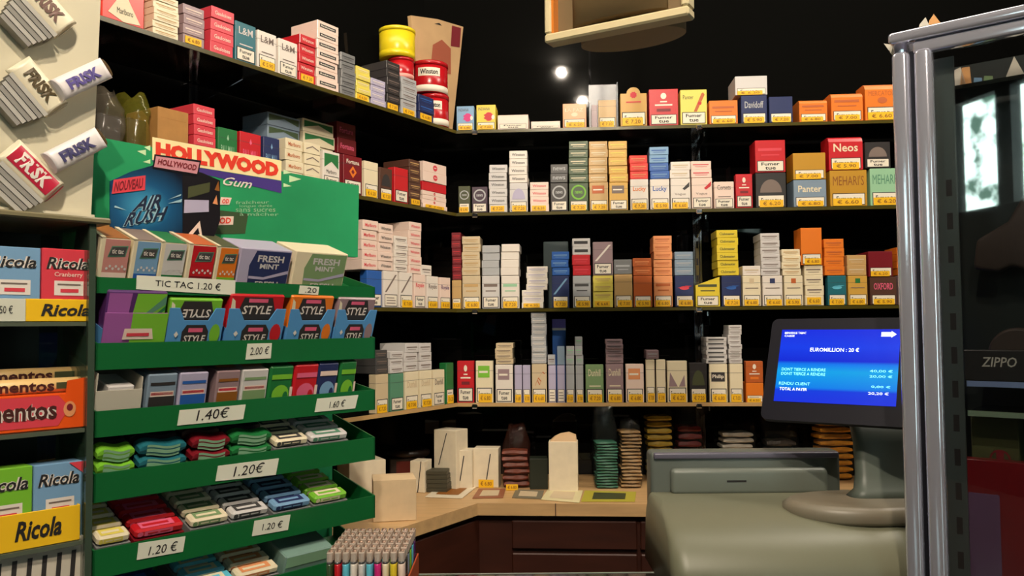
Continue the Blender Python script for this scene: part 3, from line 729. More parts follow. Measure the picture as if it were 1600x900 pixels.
mb.pq([(291,369),(316,371),(312,345)], pm('pinkw','ink'), .0006); mb.pq([(300,367),(312,368),(309,356)], CB, .001)
mb.pq([(332,318),(340,320),(338,305)], pm('salmon','ink'), .0006); mb.pq([(335,297),(343,299),(341,283)], pm('brown','ink'), .0006)
mb.obj('side_flap', cardo)
mb = PM(FD, .06, s0, .06, z0)
mb.pq([(238,263),(309,275),(314,251),(241,241)], CB, .0008); mb.pq([(240,261),(307,272),(311,254),(243,244)], M('dusty_pink', (206,140,150), .5), .0016)
mb.pt('HOLLYWOOD', [(245,257),(305,267),(307,258),(247,248)], pm('maroon','ink'), .0022, bold=.03)
mb.pq([(174,303),(226,297),(227,274),(177,281)], pm('rose','ink'), .0010); mb.pt('NOUVEAU', [(177,300),(222,294),(223,278),(180,284)], pm('maroon','ink'), .0016, bold=.02)
NV = M('navy_lettering', (24,34,60), .5); SL = M('pale_lettering', (150,190,205), .5)
for dx, dy, m_, l, bo in ((-1.2,1.2,SL,.0010,.06), (0,0,NV,.0016,.02)):
    mb.pt('AIR', [(205+dx,331+dy),(250+dx,325+dy),(253+dx,303+dy),(217+dx,307+dy)], m_, l, bold=bo, shear=.2)
    mb.pt('RUSH', [(192+dx,354+dy),(256+dx,344+dy),(262+dx,322+dy),(199+dx,333+dy)], m_, l, bold=bo, shear=.2)
for a in ([(178,324),(198,329),(179,321)], [(262,312),(283,303),(282,306)], [(262,318),(284,311),(283,316)]): mb.pq(a, SL, .001)
mb.obj('card_print', cardo)

# products in the trays -------------------------------------------------
def in_tray(i, px0, px1, b, lift=0.0):
    """seat on the sloping floor of tray i between two sightings; returns width, location, rotation"""
    z = TZ[i] - RH[i] + .0025; TILT = TLT[i]; b = b + (.014 if i < 3 else .012); zz = z + b*math.tan(TILT)
    s0, s1 = FD.s_at(px0, TZ[i]+.01, 0), FD.s_at(px1, TZ[i]+.01, 0)
    n = Vector((0, -math.sin(TILT), math.cos(TILT))) * lift
    p = FD.w((s0+s1)/2, b + n.y, zz + n.z); return (s1-s0), p, (TILT, 0, FD.a)
def top_h(px0, px1, p, y):
    s = (FD.s_at(px0, p.z) + FD.s_at(px1, p.z))/2
    return (FD.z_at(y, s, -.005) - p.z)*1.03
# mint boxes in the top tray
tt = [(157,205,'rose','pinkw','pale rose'),(208,252,'sky','blue','pale blue'),(252,293,'wgrey','green','green and white'),(295,339,'red','maroon','deep red'),(340,374,'orange','lime','orange and lime')]
for px0, px1, c1, c2, w_ in tt:
    w, p, r = in_tray(0, px0, px1, .006); h = top_h(px0, px1, p, 370+(px0-157)*.078)
    b = MB(); b.box(-w/2*.97, w/2*.97, 0, .085, 0, h, pm('cream'), .0012); o = b.obj('mint_box', None, p, r)
    fc = M('dusty_rose', (198,134,126), .45) if px0 == 157 else pm(c1); a = MB(); a.rect(-w*.34, w*.47, h*.01, h*.98, -.0004, fc); a.rect(-w*.34, w*.47, h*.02, h*.3, -.0006, pm(c2, 'ink'))
    tcm = {157:'brown',208:'grey',252:'green',295:'brick',340:'olive'}[px0]; a.add([(-w*.34,0,h+.0003),(w*.47,0,h+.0003),(w*.47,.084,h+.0003),(-w*.34,.084,h+.0003)], [(0,1,2,3)], pm(tcm,'ink'))
    for k in range(7): a.poly([(w*(-.2+.1*k)+w*.04*math.cos(t*PI/4), h*(.38+.05*(k%2))+h*.03*math.sin(t*PI/4)) for t in range(8)], -.0009, pm('wgrey','ink'))
    a.poly([(-w*.22,h*.62),(w*.36,h*.64),(w*.42,h*.86),(-w*.12,h*.84)], -.0008, pm('seafoam','ink')); a.poly([(-w*.19,h*.645),(w*.33,h*.66),(w*.38,h*.84),(-w*.1,h*.82)], -.0011, pm('dgrey','ink'))
    a.text('tic tac', -w*.1, w*.28, h*.69, h*.79, -.0014, pm('white','ink'), bold=.02); a.obj('front_print', o)
    a = MB(); a.box(-w/2*.99, -w*.36, -.0005, .085, h+.0003, h+.0016, pm('cream')); a.obj('open_flap', o)
    tag(o, f'{w_} mint box leaning forward in the top green tray', 'box', 'mint boxes in the top tray')
for px0, px1, c1, w_ in ((376,458,'navy','deep blue'),(462,545,'sage','leaf green')):
    w, p, r = in_tray(0, px0, px1, .006); h = top_h(px0, px1, p, 388+(px0-376)*.06)
    b = MB(); b.box(-w/2*.97, w/2*.97, 0, .06, 0, h, pm('lilac' if c1 == 'navy' else 'cream'), .001); o = b.obj('gum_carton', None, p, r)
    a = MB(); a.poly([(-w*.28,h*.1),(w*.46,h*.1),(w*.46,h*.96),(-w*.2,h*.96),(-w*.3,h*.6)], -.0006, pm(c1,'ink'))
    a.text('FRESH', -w*.16, w*.34, h*.7, h*.86, -.001, pm('wgrey','ink'), bold=.03); a.text('MINT', -w*.1, w*.26, h*.54, h*.66, -.001, pm('wgrey','ink'), bold=.03)
    a.poly([(-w*.28,h*.36),(w*.0,h*.34),(w*.46,h*.52),(w*.46,h*.44),(w*.0,h*.28),(-w*.28,h*.3)], -.001, pm('lilac','ink')); a.text('FRESH', -w*.14, w*.3, h*.12, h*.24, -.001, pm('wgrey','ink'), bold=.03)
    a.obj('front_print', o)
    tag(o, f'{w_} and white gum carton at the right of top green tray', 'carton', 'gum cartons in the top tray')
# style gum in the second tray
sg = [(164,262,'purple',None,'purple and lime gum pack, leftmost in the second green tray'),(264,350,'lime',1,'bright green gum pack turned upside down in second tray'),(357,445,'red',0,'red gum pack with black badge in second green tray'),(453,522,'orange',0,'orange gum pack with black badge in second green tray'),(527,587,'mauve',0,'brownish grey gum pack at right end of second green tray')]
CBL = M('carton_blue', (86,150,206), .4)
for px0, px1, c, flip, lb in sg:
    w, p, r = in_tray(1, px0, px1, .010); h = top_h(px0, px1, p, {164:453,264:465,357:459,453:461,527:464}[px0])
    b = MB(); b.box(-w/2*.96, w/2*.96, 0, .05, 0, h, pm(c), .002); o = b.obj('gum_pack', None, p, r); a = MB()
    if flip is None:
        a.poly([(-w*.1,h*.36),(w*.46,h*.36),(w*.46,h*.97),(-w*.02,h*.97)], -.0008, pm('lime','ink')); a.poly([(-w*.46,h*.36),(-w*.15,h*.36),(-w*.1,h*.97),(-w*.46,h*.97)], -.0008, M('orchid',(160,90,160),.5))
        a.poly([(w*.1,h*.5),(w*.46,h*.8),(w*.46,h*.74),(w*.1,h*.44)], -.0011, pm('green','ink')); a.poly([(w*.16,h*.7),(w*.46,h*.95),(w*.46,h*.82),(w*.2,h*.66)], -.0011, pm('seafoam','ink'))
    else:
        pts = [(-w*.26,h*.4),(w*.26,h*.4),(w*.34,h*.7),(w*.25,h*.96),(-w*.25,h*.96),(-w*.34,h*.7)]
        a.poly(pts, -.0008, pm('charcoal','ink')); a.text('STYLE', -w*.26, w*.26, h*.69, h*.83, -.0012, pm('white','ink'), bold=.02, shear=.15, rot=PI if flip else 0)
        a.rect(-w*.17, w*.17, h*(.88 if not flip else .58), h*(.94 if not flip else .64), -.0012, pm('pink','ink'))
        a.poly([(-w*.46,h*.62),(-w*.36,h*.6),(-w*.4,h*.9),(-w*.46,h*.95)], -.001, pm('cream','ink'))
    a.obj('front_print', o); tag(o, lb, 'gum', 'gum packs in the second tray')
    w, p, r = in_tray(1, px0, px1, .005); hc = .074
    b = MB()
    if flip is None:
        b.box(-w/2, w/2, 0, .002, 0, hc*.9, M('orchid',(160,90,160),.5)); b.rect(-w*.08, w*.5, 0, hc*.9, -.0006, pm('lime','ink')); b.poly([(-w*.2,hc*.42),(w*.3,hc*.42),(w*.26,hc*.62),(-w*.18,hc*.62)], -.0012, pm('pinkw','ink')); b.rect(-w*.14, w*.22, hc*.48, hc*.54, -.0016, pm('rose','ink'))
    else:
        b.poly([(-w/2,0),(w/2,0),(w/2,hc),(w*.33,hc),(w*.22,hc*.76),(-w*.22,hc*.76),(-w*.33,hc),(-w/2,hc)], 0, CBL, .002)
        b.poly([(-w*.24,0),(w*.24,0),(w*.24,hc*.55),(w*.17,hc*.68),(-w*.17,hc*.68),(-w*.24,hc*.55)], -.0006, pm('charcoal','ink'))
        b.text('STYLE', -w*.2, w*.2, hc*.34, hc*.48, -.001, pm('white','ink'), bold=.02, shear=.15); b.rect(-w*.13, w*.13, hc*.54, hc*.62, -.001, pm('pink','ink'))
        b.poly([(w*(.36+.1*math.cos(t*PI/6)), hc*(.5+.2*math.sin(t*PI/6))) for t in range(12)], -.0012, pm(c,'ink')); b.poly([(-w*.38,hc*.5),(-w*.34,hc*.56),(-w*.3,hc*.5),(-w*.34,hc*.44)], -.0012, pm('white','ink'))
    b.box(-w/2, -w/2+.001, .002, .06, 0, hc*.6, CBL); b.box(w/2-.001, w/2, .002, .06, 0, hc*.6, CBL)
    o = b.obj('shelf_carton', None, p, r)
    tag(o, f"{'purple and green' if flip is None else 'blue notched'} open carton holding the {lb.split(' gum')[0].replace(' and',',')} gum, second tray", 'carton', 'open cartons in second tray')
# third tray
def flatpack(i, px0, px1, b, lift, h, d, c, art, label_, name='gum_pack', grp='gum packs in the trays', seat=0):
    w, p, r = in_tray(i, px0, px1, b, lift); m = MB(); m.box(-w/2*.97, w/2*.97, 0, d, 0, h, pm(c), .0015); o = m.obj(name, None, p, r)
    a = MB()
    for (u0,u1,v0,v1,cc) in art: a.rect(w*u0, w*u1, h*v0, h*v1, -.0006, pm(cc,'ink'))
    if art: a.obj('front_print', o)
    tag(o, label_, 'gum' if 'box' not in name else 'box', grp); return o
w, p, r = in_tray(2, 153, 226, .004); m = MB(); cm = M('pale_carton', (196,188,172), .6)
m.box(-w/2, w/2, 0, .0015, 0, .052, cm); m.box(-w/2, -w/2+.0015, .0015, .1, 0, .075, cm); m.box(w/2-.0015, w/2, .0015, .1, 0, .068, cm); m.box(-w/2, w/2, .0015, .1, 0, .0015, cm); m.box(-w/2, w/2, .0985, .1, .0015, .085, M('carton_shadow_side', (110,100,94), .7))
o = m.obj('open_carton', None, p, r); tag(o, 'half empty pale open carton at left end of third tray', 'carton')
for k in range(3): flatpack(2, 173, 215, .006, .002+.0185*k, .018, .06, 'wgrey', [(-.44,.4,.6,.72,'grey'),(.1,.4,.3,.5,'rose')] if k == 2 else [(-.44,.4,.4,.52,'grey')], f'{ORD[k]} white gum box stacked inside the half empty pale carton', 'gum_box', 'gum in open carton')
for j, (px0, px1, c, c2, wd) in enumerate(((234,282,'bluegrey','charcoal','black and grey'),(284,330,'lilac','blue','lilac blue'),(342,380,'mauve','brown','brown and white'),(382,424,'wgrey','sage','grey green'))):
    o = flatpack(2, px0, px1, .006, 0, .070, .07, c, [(-.42,.42,.3,.56,c2),(-.38,.38,.56,.66,'pinkw'),(-.36,.36,.585,.64,'rose'),(-.4,.4,.78,.84,c2)], f'{wd} gum box with rose band standing in the third tray', 'gum_box', 'gum boxes in third tray')
    m = MB(); q = FD.s_at(px1, TZ[2])-FD.s_at(px0, TZ[2]); m.rect(-q*.4, q*.4, 0, .05, 0, pm('salmon','ink')); e_ = m.obj('top_print', o, (0, .06, .0736), (-PI/2, 0, 0))
    e_.location = (0, .008, .0737); e_.rotation_euler = (-PI/2, 0, 0)
for j, (px0, px1, c, c2, lb) in enumerate(((425,464,'green','lime','green apple gum pouch with pale edge, third tray'),(464,503,'red','pink','red fruit gum pouch in third tray'),(501,534,'navy','sky','dark blue and sky blue gum pouch, third tray'),(535,562,'green','lime','narrow green gum pouch at right end of third tray'))):
    w, p, r = in_tray(2, px0, px1, .006); h = top_h(px0, px1, p, 572-(px0-425)*.07); m = MB(); m.box(-w/2*.96, w/2*.96, 0, .03, 0, h, pm(c), .003); o = m.obj('gum_pouch', None, p, r)
    a = MB(); a.poly([(w*.34*math.cos(t*PI/8), h*.4+h*.2*math.sin(t*PI/8)) for t in range(16)], -.0008, pm(c2,'ink')); a.poly([(w*(.2+.1*math.cos(t*PI/6)), h*(.36+.1*math.sin(t*PI/6))) for t in range(12)], -.001, pm(c,'ink'))
    a.rect(-w*.4, w*.4, h*.72, h*.82, -.001, pm('pinkw' if c == 'navy' else c2,'ink')); a.rect(w*.36, w*.47, h*.05, h*.55, -.001, pm('pinkw','ink')); a.obj('front_print', o)
    tag(o, lb, 'gum', 'gum pouches in third tray')
# wavy packs in the fourth tray
def wavy(i, px0, px1, b, lift, c, label_, d=.022, back=False):
    w, p, r = in_tray(i, px0, px1, b, lift); h = .0165; n = 14
    f = lambda t: .0026*math.sin(t*2*PI*1.05+.5)
    m = MB(); secs = []
    for k in range(n+1):
        t = k/n; x = -w/2*.97 + w*.97*t; e = h*.5*(1-.5*abs(2*t-1)**6); zc = h*.5 + f(t)
        secs.append([(x, .001, zc-e*.8), (x, 0, zc), (x, .001, zc+e*.8), (x, d-.001, zc+e), (x, d-.001, zc-e)])
    m.loft(secs, pm(c), smooth=False)
    o = m.obj('wavy_gum_pack', None, p, r); a = MB()
    for s1, s2, cc, yy in ((.9,-.9,'mint',-.0006),(.5,-.5,c,-.001),(.3,-.3,'mint',-.0013)):
        up = []; dn = []
        for k in range(2, n-1):
            t = k/n; x = -w/2*.97 + w*.97*t; up.append((x, h*.5+f(t)+h*.5*s1)); dn.append((x, h*.5+f(t)+h*.5*s2))
        for k in range(len(up)-1): a.poly([dn[k], dn[k+1], up[k+1], up[k]], yy, pm(cc,'ink'))
    if not back: a.obj('edge_print', o)
    tag(o, label_, 'gum', 'wavy gum packs in fourth tray')
cols = [(153,213,'lime','first'),(219,294,'teal','second'),(302,362,'maroon','third'),(364,427,'green','fourth')]
for px0, px1, c, w_ in cols:
    for k in range(2):
        wavy(3, px0, px1, .003+.006*k, .0225+.0175*k, c, f"{'lower' if k == 0 else 'upper'} front {PAL[c][1]} edged wavy gum pack, {w_} column of fourth tray")
        wavy(3, px0, px1, .04, .0225+.0175*k, 'charcoal' if c != 'maroon' else 'brown', f"{'lower' if k == 0 else 'upper'} rear dark wavy gum pack, {w_} column of fourth tray", back=True)
    w, p, r = in_tray(3, px0, px1, .004); m = MB(); m.box(-w/2, w/2, 0, .1, 0, .021, pm('dgreen')); o = m.obj('gum_box', None, p, r); tag(o, f'dark box supporting the wavy gum packs, {w_} column of fourth tray', 'box', 'support boxes in fourth tray')
def stickrow(i, px0, px1, c, c2, word, colw, art='flower', h0=.02, n=2):
    w, p, r = in_tray(i, px0, px1, .004); m = MB(); m.box(-w/2*.98, w/2*.98, 0, .1, 0, h0, pm('grey' if c != 'red' else 'maroon')); o = m.obj('gum_box', None, p, r); tag(o, f'open box under {word} gum sticks, {colw}', 'box', 'open boxes under gum sticks')
    for k in range(n+2):
        b = .006 + .024*k; lift = h0+.001 if k < n+2 else 0; w, p, r = in_tray(i, px0, px1, b, lift); h = .012; m = MB(); m.box(-w/2*.95, w/2*.95, 0, .021, 0, h, pm(c), .003)
        o = m.obj('gum_stick_pack', None, p, r); a = MB()
        a.rect(-w*.3, w*.25, h*.2, h*.75, -.0006, pm(c2,'ink')); a.poly([(w*(-.38+.06*math.cos(t*PI/4)), h*(.5+.3*math.sin(t*PI/4))) for t in range(8)], -.001, pm(c2,'ink'))
        for e_ in (-.24, .0): a.rect(w*e_, w*(e_+.2), h*.4, h*.55, -.001, pm(c,'ink'))
        a.obj('front_print', o)
        a = MB(); a.rect(-w*.36, w*.3, .003, .017, 0, pm(c2,'ink')); a.rect(-w*.3, w*.2, .007, .012, -.0004, pm(c,'ink')); a.obj('top_print', o, (0, 0, h+.0006), (-PI/2, 0, 0))
        tag(o, f"{word} gum stick pack, {['front','second','third','rear'][k] if n == 2 else ['front','second','rear'][k]} one, {colw}", 'gum', 'gum stick packs')
stickrow(3, 432, 486, 'cream', 'dgrey', 'cream', 'right part of fourth tray', h0=.03)
stickrow(3, 488, 548, 'wgrey', 'seafoam', 'white and sea green', 'right end of fourth tray', h0=.03)
stickrow(4, 153, 208, 'cream', 'lemon', 'cream and yellow', 'left end of fifth tray', h0=.03)
stickrow(4, 212, 292, 'red', 'pink', 'red', 'left part of fifth tray', h0=.03)
stickrow(4, 300, 362, 'cream', 'sage', 'cream and green', 'middle of fifth tray', h0=.03)
stickrow(4, 364, 424, 'wgrey', 'dgrey', 'grey and white', 'middle of fifth tray', h0=.03)
stickrow(4, 430, 490, 'sky', 'navy', 'light and dark blue', 'right part of fifth tray', h0=.03)
stickrow(4, 493, 547, 'lime', 'cream', 'lime green', 'right end of fifth tray', h0=.03)
stickrow(5, 160, 285, 'navy', 'blue', 'dark blue', 'left end of lowest tray', h0=.02)
stickrow(5, 300, 370, 'cyan', 'cream', 'pale cyan', 'middle of lowest tray', h0=.03)
stickrow(5, 372, 440, 'cream', 'salmon', 'cream and salmon', 'middle of lowest tray', h0=.03)
w, p, r = in_tray(5, 446, 520, .004); m = MB(); m.box(-w/2, w/2, 0, .1, 0, .055, M('pale_green_box', (120,150,140), .4), .002); o = m.obj('gum_box', None, p, r)
a = MB(); a.rect(-w*.48, w*.48, .036, .053, -.0006, pm('mint','ink')); a.obj('front_print', o); tag(o, 'large grey green box at the right end of lowest tray', 'box')
# ------------------------------------------------------------------ glass cabinet with sweets, left
CG = M('cabinet_edge_glass', (60, 74, 62), .15, spec=.8)
BRS = M('dull_brass_edge', (120, 112, 84), .35)
S0 = FD.s_at(-60, CZ); zt = FD.hit(150, 341)[1]; CD = .17
cab = empty('sweets_cabinet', FD.w(S0/2, 0, ZF), (0,0,FD.a)); sx = S0/2
tag(cab, 'open glass cabinet of boxed sweets left of the green display', 'cabinet')
def cbx(n, s0, s1, b0, b1, z0, z1, m, c=0): mb = MB(); mb.box(s0-sx, s1-sx, b0, b1, z0-ZF, z1-ZF, m, c); return mb.obj(n, cab)
cbx('top_panel', S0, .013, -.01, CD, zt-.008, zt, BRS, .002)
cbx('side_panel', -.011, -.005, 0, CD, ZF, zt-.008, film('side_glass', (60, 84, 66), .45, .1, 0))
cbx('corner_post', -.011, -.003, -.004, .002, ZF, zt-.008, CG)
cbx('back_panel', S0, -.011, CD-.004, CD, ZF, zt-.008, M('dark_cabinet_back', (26, 34, 28), .3))
SZ = [FD.hit(140, y)[1] for y in (503, 668, 842)]
for z in SZ: cbx('shelf', S0, -.012, 0, CD-.006, z-.005, z, M('cabinet_shelf_glass', (84, 92, 78), .15))
cbx('shelf', S0, -.012, 0, CD-.006, ZF, ZF+.004, CG)
def cab_box(name, z, x0, x1, y_top, d, col, b=.012, c=.001):
    s0, s1 = FD.s_at(x0, z, b), FD.s_at(x1, z, b); zt_ = FD.z_at(y_top, (s0+s1)/2, b); w = s1-s0; h = zt_-z
    mb = MB(); mb.box(-w/2, w/2, 0, d, 0, h, col if not isinstance(col, str) else pm(col), c); o = mb.obj(name, None, FD.w((s0+s1)/2, b, z+.0005), (0,0,FD.a)); return o, w, h
def ricola(z, x0, x1, yt, col, sub, lb, subc='pinkw'):
    o, w, h = cab_box('lozenge_box', z, x0, x1, yt, .03, col, b=.012); a = MB()
    a.text('Ricola', -w*.42, w*.42, h*.72, h*.88, -.0006, pm('white','ink'), bold=.07, shear=.25); a.text('Ricola', -w*.42, w*.42, h*.72, h*.88, -.001, INK, bold=.02, shear=.25)
    a.rect(-w*.26, w*.32, h*.36, h*.56, -.0006, pm('white','ink')); a.rect(-w*.14, w*.22, h*.4, h*.45, -.001, pm('rose','ink')); a.rect(-w*.2, w*.26, h*.5, h*.52, -.001, pm('grey','ink'))
    if sub: a.text(sub, -w*.26, w*.3, h*.6, h*.68, -.0008, pm(subc,'ink'), bold=.01)
    a.obj('front_print', o); tag(o, lb, 'box', 'lozenge boxes'); return o
z = SZ[0]
ricola(z, -28, 62, 386, 'sky', '', 'light blue lozenge box on the cabinet top shelf')
ricola(z, 64, 143, 390, 'rose', 'Cranberry', 'cranberry red lozenge box on the cabinet top shelf')
def ytray(z, x0, x1, yt, lb, tx):
    o, w, h = cab_box('lozenge_tray', z, x0, x1, yt, .0015, M('tray_yellow', (240, 190, 30), .4), b=.004)
    a = MB(); a.text('Ricola', w*tx[0], w*tx[1], h*.24, h*.78, -.0006, INK, bold=.03, shear=.25); a.obj('front_print', o)
    a = MB(); a.box(-w/2, -w/2+.0012, .002, .045, 0, h, M('tray_yellow', (0,0,0))); a.box(w/2-.0012, w/2, .002, .045, 0, h, M('tray_yellow', (0,0,0))); a.obj('side', o)
    tag(o, lb, 'tray', 'yellow lozenge trays'); return o
ytray(z, 40, 142, 468, 'yellow carton tray at the cabinet top shelf holding lozenge boxes', (-.28, .48))
o, w, h = cab_box('price_label', z, -20, 40, 467, .001, PAPER, b=.002); a = MB(); a.text('1.50 €', -w*.3, w*.15, h*.35, h*.7, -.0006, INK); a.obj('price_print', o); tag(o, 'grey paper price label on the cabinet top shelf edge', 'label')
z = SZ[1]
OR_ = M('sweet_orange', (232, 84, 20), .35)
o, w, h = cab_box('sweet_roll_carton', z, -40, 133, 618, .12, OR_, b=.008); a = MB()
s0_, s1_ = FD.s_at(-40, z, .008), FD.s_at(133, z, .008)
def lx(px): return FD.s_at(px, z, .008) - (s0_+s1_)/2
a.poly([(lx(100), h*.6),(lx(133), h*.6),(lx(133), h*1.42),(lx(104), h*1.35)], -.0002, OR_, .001)
a.poly([(lx(-40), h*.1),(lx(90), h*.1),(lx(108), h*.6),(lx(90), h*.95),(lx(-40), h*.95)], -.0006, pm('rose','ink'))
for d_, m_, y_, b_ in ((0, pm('white','ink'), -.001, .07), (0, M('choc',(70,26,22),.5), -.0014, .025)): a.text('mentos', lx(-28), lx(88), h*.3, h*.76, y_, m_, bold=b_)
a.poly([(lx(108)+w*.06*math.cos(t*PI/8), h*.55+h*.22*math.sin(t*PI/8)) for t in range(16)], -.001, pm('salmon','ink')); a.poly([(lx(108)+w*.03*math.cos(t*PI/8), h*.6+h*.1*math.sin(t*PI/8)) for t in range(16)], -.0014, pm('maroon','ink'))
a.obj('front_print', o); tag(o, 'orange open carton of fruit sweet rolls on cabinet shelf', 'carton')
hb = h
for k, (ye, b_) in enumerate(((588, .03), (572, .055), (576, .08))):
    s_a, s_b = FD.s_at(-40, z+.07, b_), FD.s_at(128 - 4*k, z+.07, b_); R0 = .0095
    zz = FD.z_at(ye, s_b, b_) - R0*2
    if k == 2: zz -= .012
    m = MB(); m.xf = Matrix.Rotation(PI/2, 4, 'Y'); L = s_b - s_a
    m.lathe([(R0*.6, -L/2), (R0, -L/2+.003), (R0, L/2-.003), (R0*.6, L/2)], M('roll_paper', (236, 196, 130), .4), 16)
    o = m.obj('sweet_roll', None, FD.w((s_a+s_b)/2, b_+.0, zz+R0), (0,0,FD.a)); a = MB(); a.text('mentos', -L*.36, L*.2, -.0065, .0055, -R0-.0008, M('choc',(70,26,22),.5), bold=.03); a.rect(L*.22, L*.42, -.004, .004, -R0-.0006, pm('olive','ink')); a.obj('brand_print', o)
    tag(o, f"{['front','middle','rear'][k]} cream sweet roll lying in the orange carton", 'sweets', 'sweet rolls in orange carton')
z = SZ[2]
ricola(z, -40, 49, 733, 'lime', '', 'bright green lozenge box on the lower cabinet shelf')
o = ricola(z, 51, 128, 724, 'sky', '', 'grey blue lozenge box with red corner on lower cabinet shelf')
a = MB(); q = FD.s_at(128, z, .012)-FD.s_at(51, z, .012); hh = FD.z_at(724, FD.s_at(90, z, .012), .012)-z; a.poly([(q*.2,hh*.99),(q*.5,hh*.84),(q*.5,hh*.99)], -.0012, pm('rose','ink')); a.obj('corner_flash', o)
ytray(z, -30, 125, 800, 'yellow carton tray on the lower cabinet shelf holding lozenge boxes', (-.18, .3))
z = ZF+.004
o, w, h = cab_box('sweet_pack_carton', z, -30, 128, 850, .1, M('carton_white', (206,196,180), .5), b=.01); a = MB()
for k in range(6):
    xx = -w*.46 + w*.15*k; a.poly([(xx, 0), (xx+w*.05, 0), (xx+w*.13, h*.9), (xx+w*.08, h*.9)], -.0006, pm('charcoal','ink'))
a.obj('front_print', o); tag(o, 'black and white striped carton at the foot of the cabinet', 'carton')

# frosted board with mint pillow boxes above the cabinet
FP = .03
zb = zt + .0005
mb = PM(FD, FP, 0, 0, zb)
s_r0, s_r1 = FD.s_at(142, zb, FP), FD.hit(160, -60, FP)[0]
ZTT = FD.hit(160, -60, FP)[1]
b_ = MB(); b_.poly([(S0, 0), (s_r0, 0), (s_r1, ZTT-zb), (S0, ZTT-zb)], 0, M('pale_display_board', (206, 198, 174), .35, noise=.06, nscale=3), .008)
brd = b_.obj('mint_display_board', None, FD.w(0, FP, zb), (0,0,FD.a)); tag(brd, 'pale upright board holding mint boxes above the cabinet', 'board')
b_ = MB(); b_.box(S0, s_r0, -.012, .02, 0, .006, M('pale_display_board', (0,0,0))); b_.obj('foot_ledge', brd)
for (a1, a2) in ():
    q1, q2 = FD.hit(*a1, FP), FD.hit(*a2, FP); b_ = MB(); b_.tube([(q1[0], -.001, q1[1]-zb), (q2[0], -.001, q2[1]-zb)], .0006, M('board_crease', (178,168,140), .5)); b_.obj('crease', brd)
def pillow(c0, c1, wpx, txt, tcol, base, lb, band=None, fins=0, off=.0):
    """pillow-shaped mint box whose long axis runs from sighting c0 to c1, wpx wide"""
    d = FP - .012 - off
    a, b = FD.hit(*c0, d), FD.hit(*c1, d); L = math.hypot(b[0]-a[0], b[1]-a[1]); an = math.atan2(b[1]-a[1], b[0]-a[0]); cx, cz = (a[0]+b[0])/2, (a[1]+b[1])/2
    w = wpx/F*1.0*1.06; R0 = w*.5
    xf = Matrix.Rotation(-an, 4, 'Y')
    m = MB(xf=xf); n = 10; secs = []
    m0 = base if not isinstance(base, str) else pm(base)
    for k in range(n+1):
        t = k/n; x = -L/2 + L*t; e = abs(2*t-1)
        ci = []
        for j in range(12):
            th = PI*j/11 ; ci.append((x + (w*.12*math.sin(th) * (1 if t > .5 else -1) * -1 if e > .99 else 0), -math.sin(th)*w*.27, math.cos(th)*w/2))
        ci += [(x, .006, -w/2), (x, .006, w/2)]
        secs.append(ci)
    m.loft(secs, m0); 
    p = FD.w(cx, d, cz); o = m.obj('mint_box', None, p, (0,0,FD.a))
    # curved end flap
    m = MB(xf=xf)
    m.poly([(L/2+.0004 , 0)], 0, INK) if False else None
    sgn = 1
    pts = [(L/2+.001, -math.sin(PI*j/8)*w*.22-.0005, math.cos(PI*j/8)*w*.42) for j in range(9)]
    m.add(pts + [(L/2+.001, .004, -w*.42), (L/2+.001, .004, w*.42)], [tuple(range(11))], band or M('flap_khaki', (140,116,74), .5)); m.obj('end_flap', o)
    vs, fs, ar = text_geo(txt, .05, 0); m = MB(xf=xf); out = []
    if band:
        bb = []
        for j in range(9):
            zz = (j/8-.5)*w*.66; yy = -.27*w*math.sqrt(max(0, 1-(2*zz/w)**2)) - .0006; bb += [(-L*.42, yy, zz), (L*.42, yy, zz)]
        m.add(bb, [(2*j, 2*j+1, 2*j+3, 2*j+2) for j in range(8)], band)
    for u_, v_ in vs:
        zz = (v_-.5)*w*.5; out.append(((u_-.5)*L*.62, -.27*w*math.sqrt(max(0, 1-(2*zz/w)**2)) - .0012, zz))
    m.add(out, fs, tcol); m.obj('brand_print', o)
    if fins:
        m = MB(xf=xf); gm = M('fin_grey', (142,138,132), .45)
        for k in range(fins):
            zz = -w*.5 - .0012 - k*.0062; m.box(-L*.42+.002*k, L*.46-.0016*k, -.012+.0012*k, .010, zz-.0056, zz, gm if k % 2 else M('fin_pale', (176,172,164), .45))
        m.obj('ribbed_refill', o)
    tag(o, lb, 'box', 'pillow shaped mint boxes')
DB = M('dark_bronze_ink', (84,70,44), .5); PI_ = M('violet_ink', (96,84,150), .5); CI = M('indigo_ink', (70,66,110), .5)
CRM = M('mint_box_cream', (232, 222, 196), .35)
pillow((36,-28), (104,48), 42, 'FRISK', M('sepia_ink',(120,92,84),.5), CRM, 'cream pillow shaped mint box at the very top of the board', fins=6)
pillow((28,98), (90,172), 40, 'FRISK', DB, CRM, 'cream pillow shaped mint box with bronze lettering, middle of board', fins=6)
pillow((88,142), (166,106), 34, 'FRISK', PI_, M('mint_box_lilac', (224,216,216), .35), 'pale mint box with violet lettering sticking out past board edge', off=.012)
pillow((76,256), (158,214), 34, 'FRISK', CI, M('mint_box_lilac', (0,0,0)), 'pale mint box with indigo lettering low on the board', off=.012)
pillow((12,232), (84,302), 44, 'FRISK', M('white_ink',(0,0,0)), CRM, 'crimson faced mint box lowest on the pale board', band=M('crimson', (190,30,60), .4), fins=5)

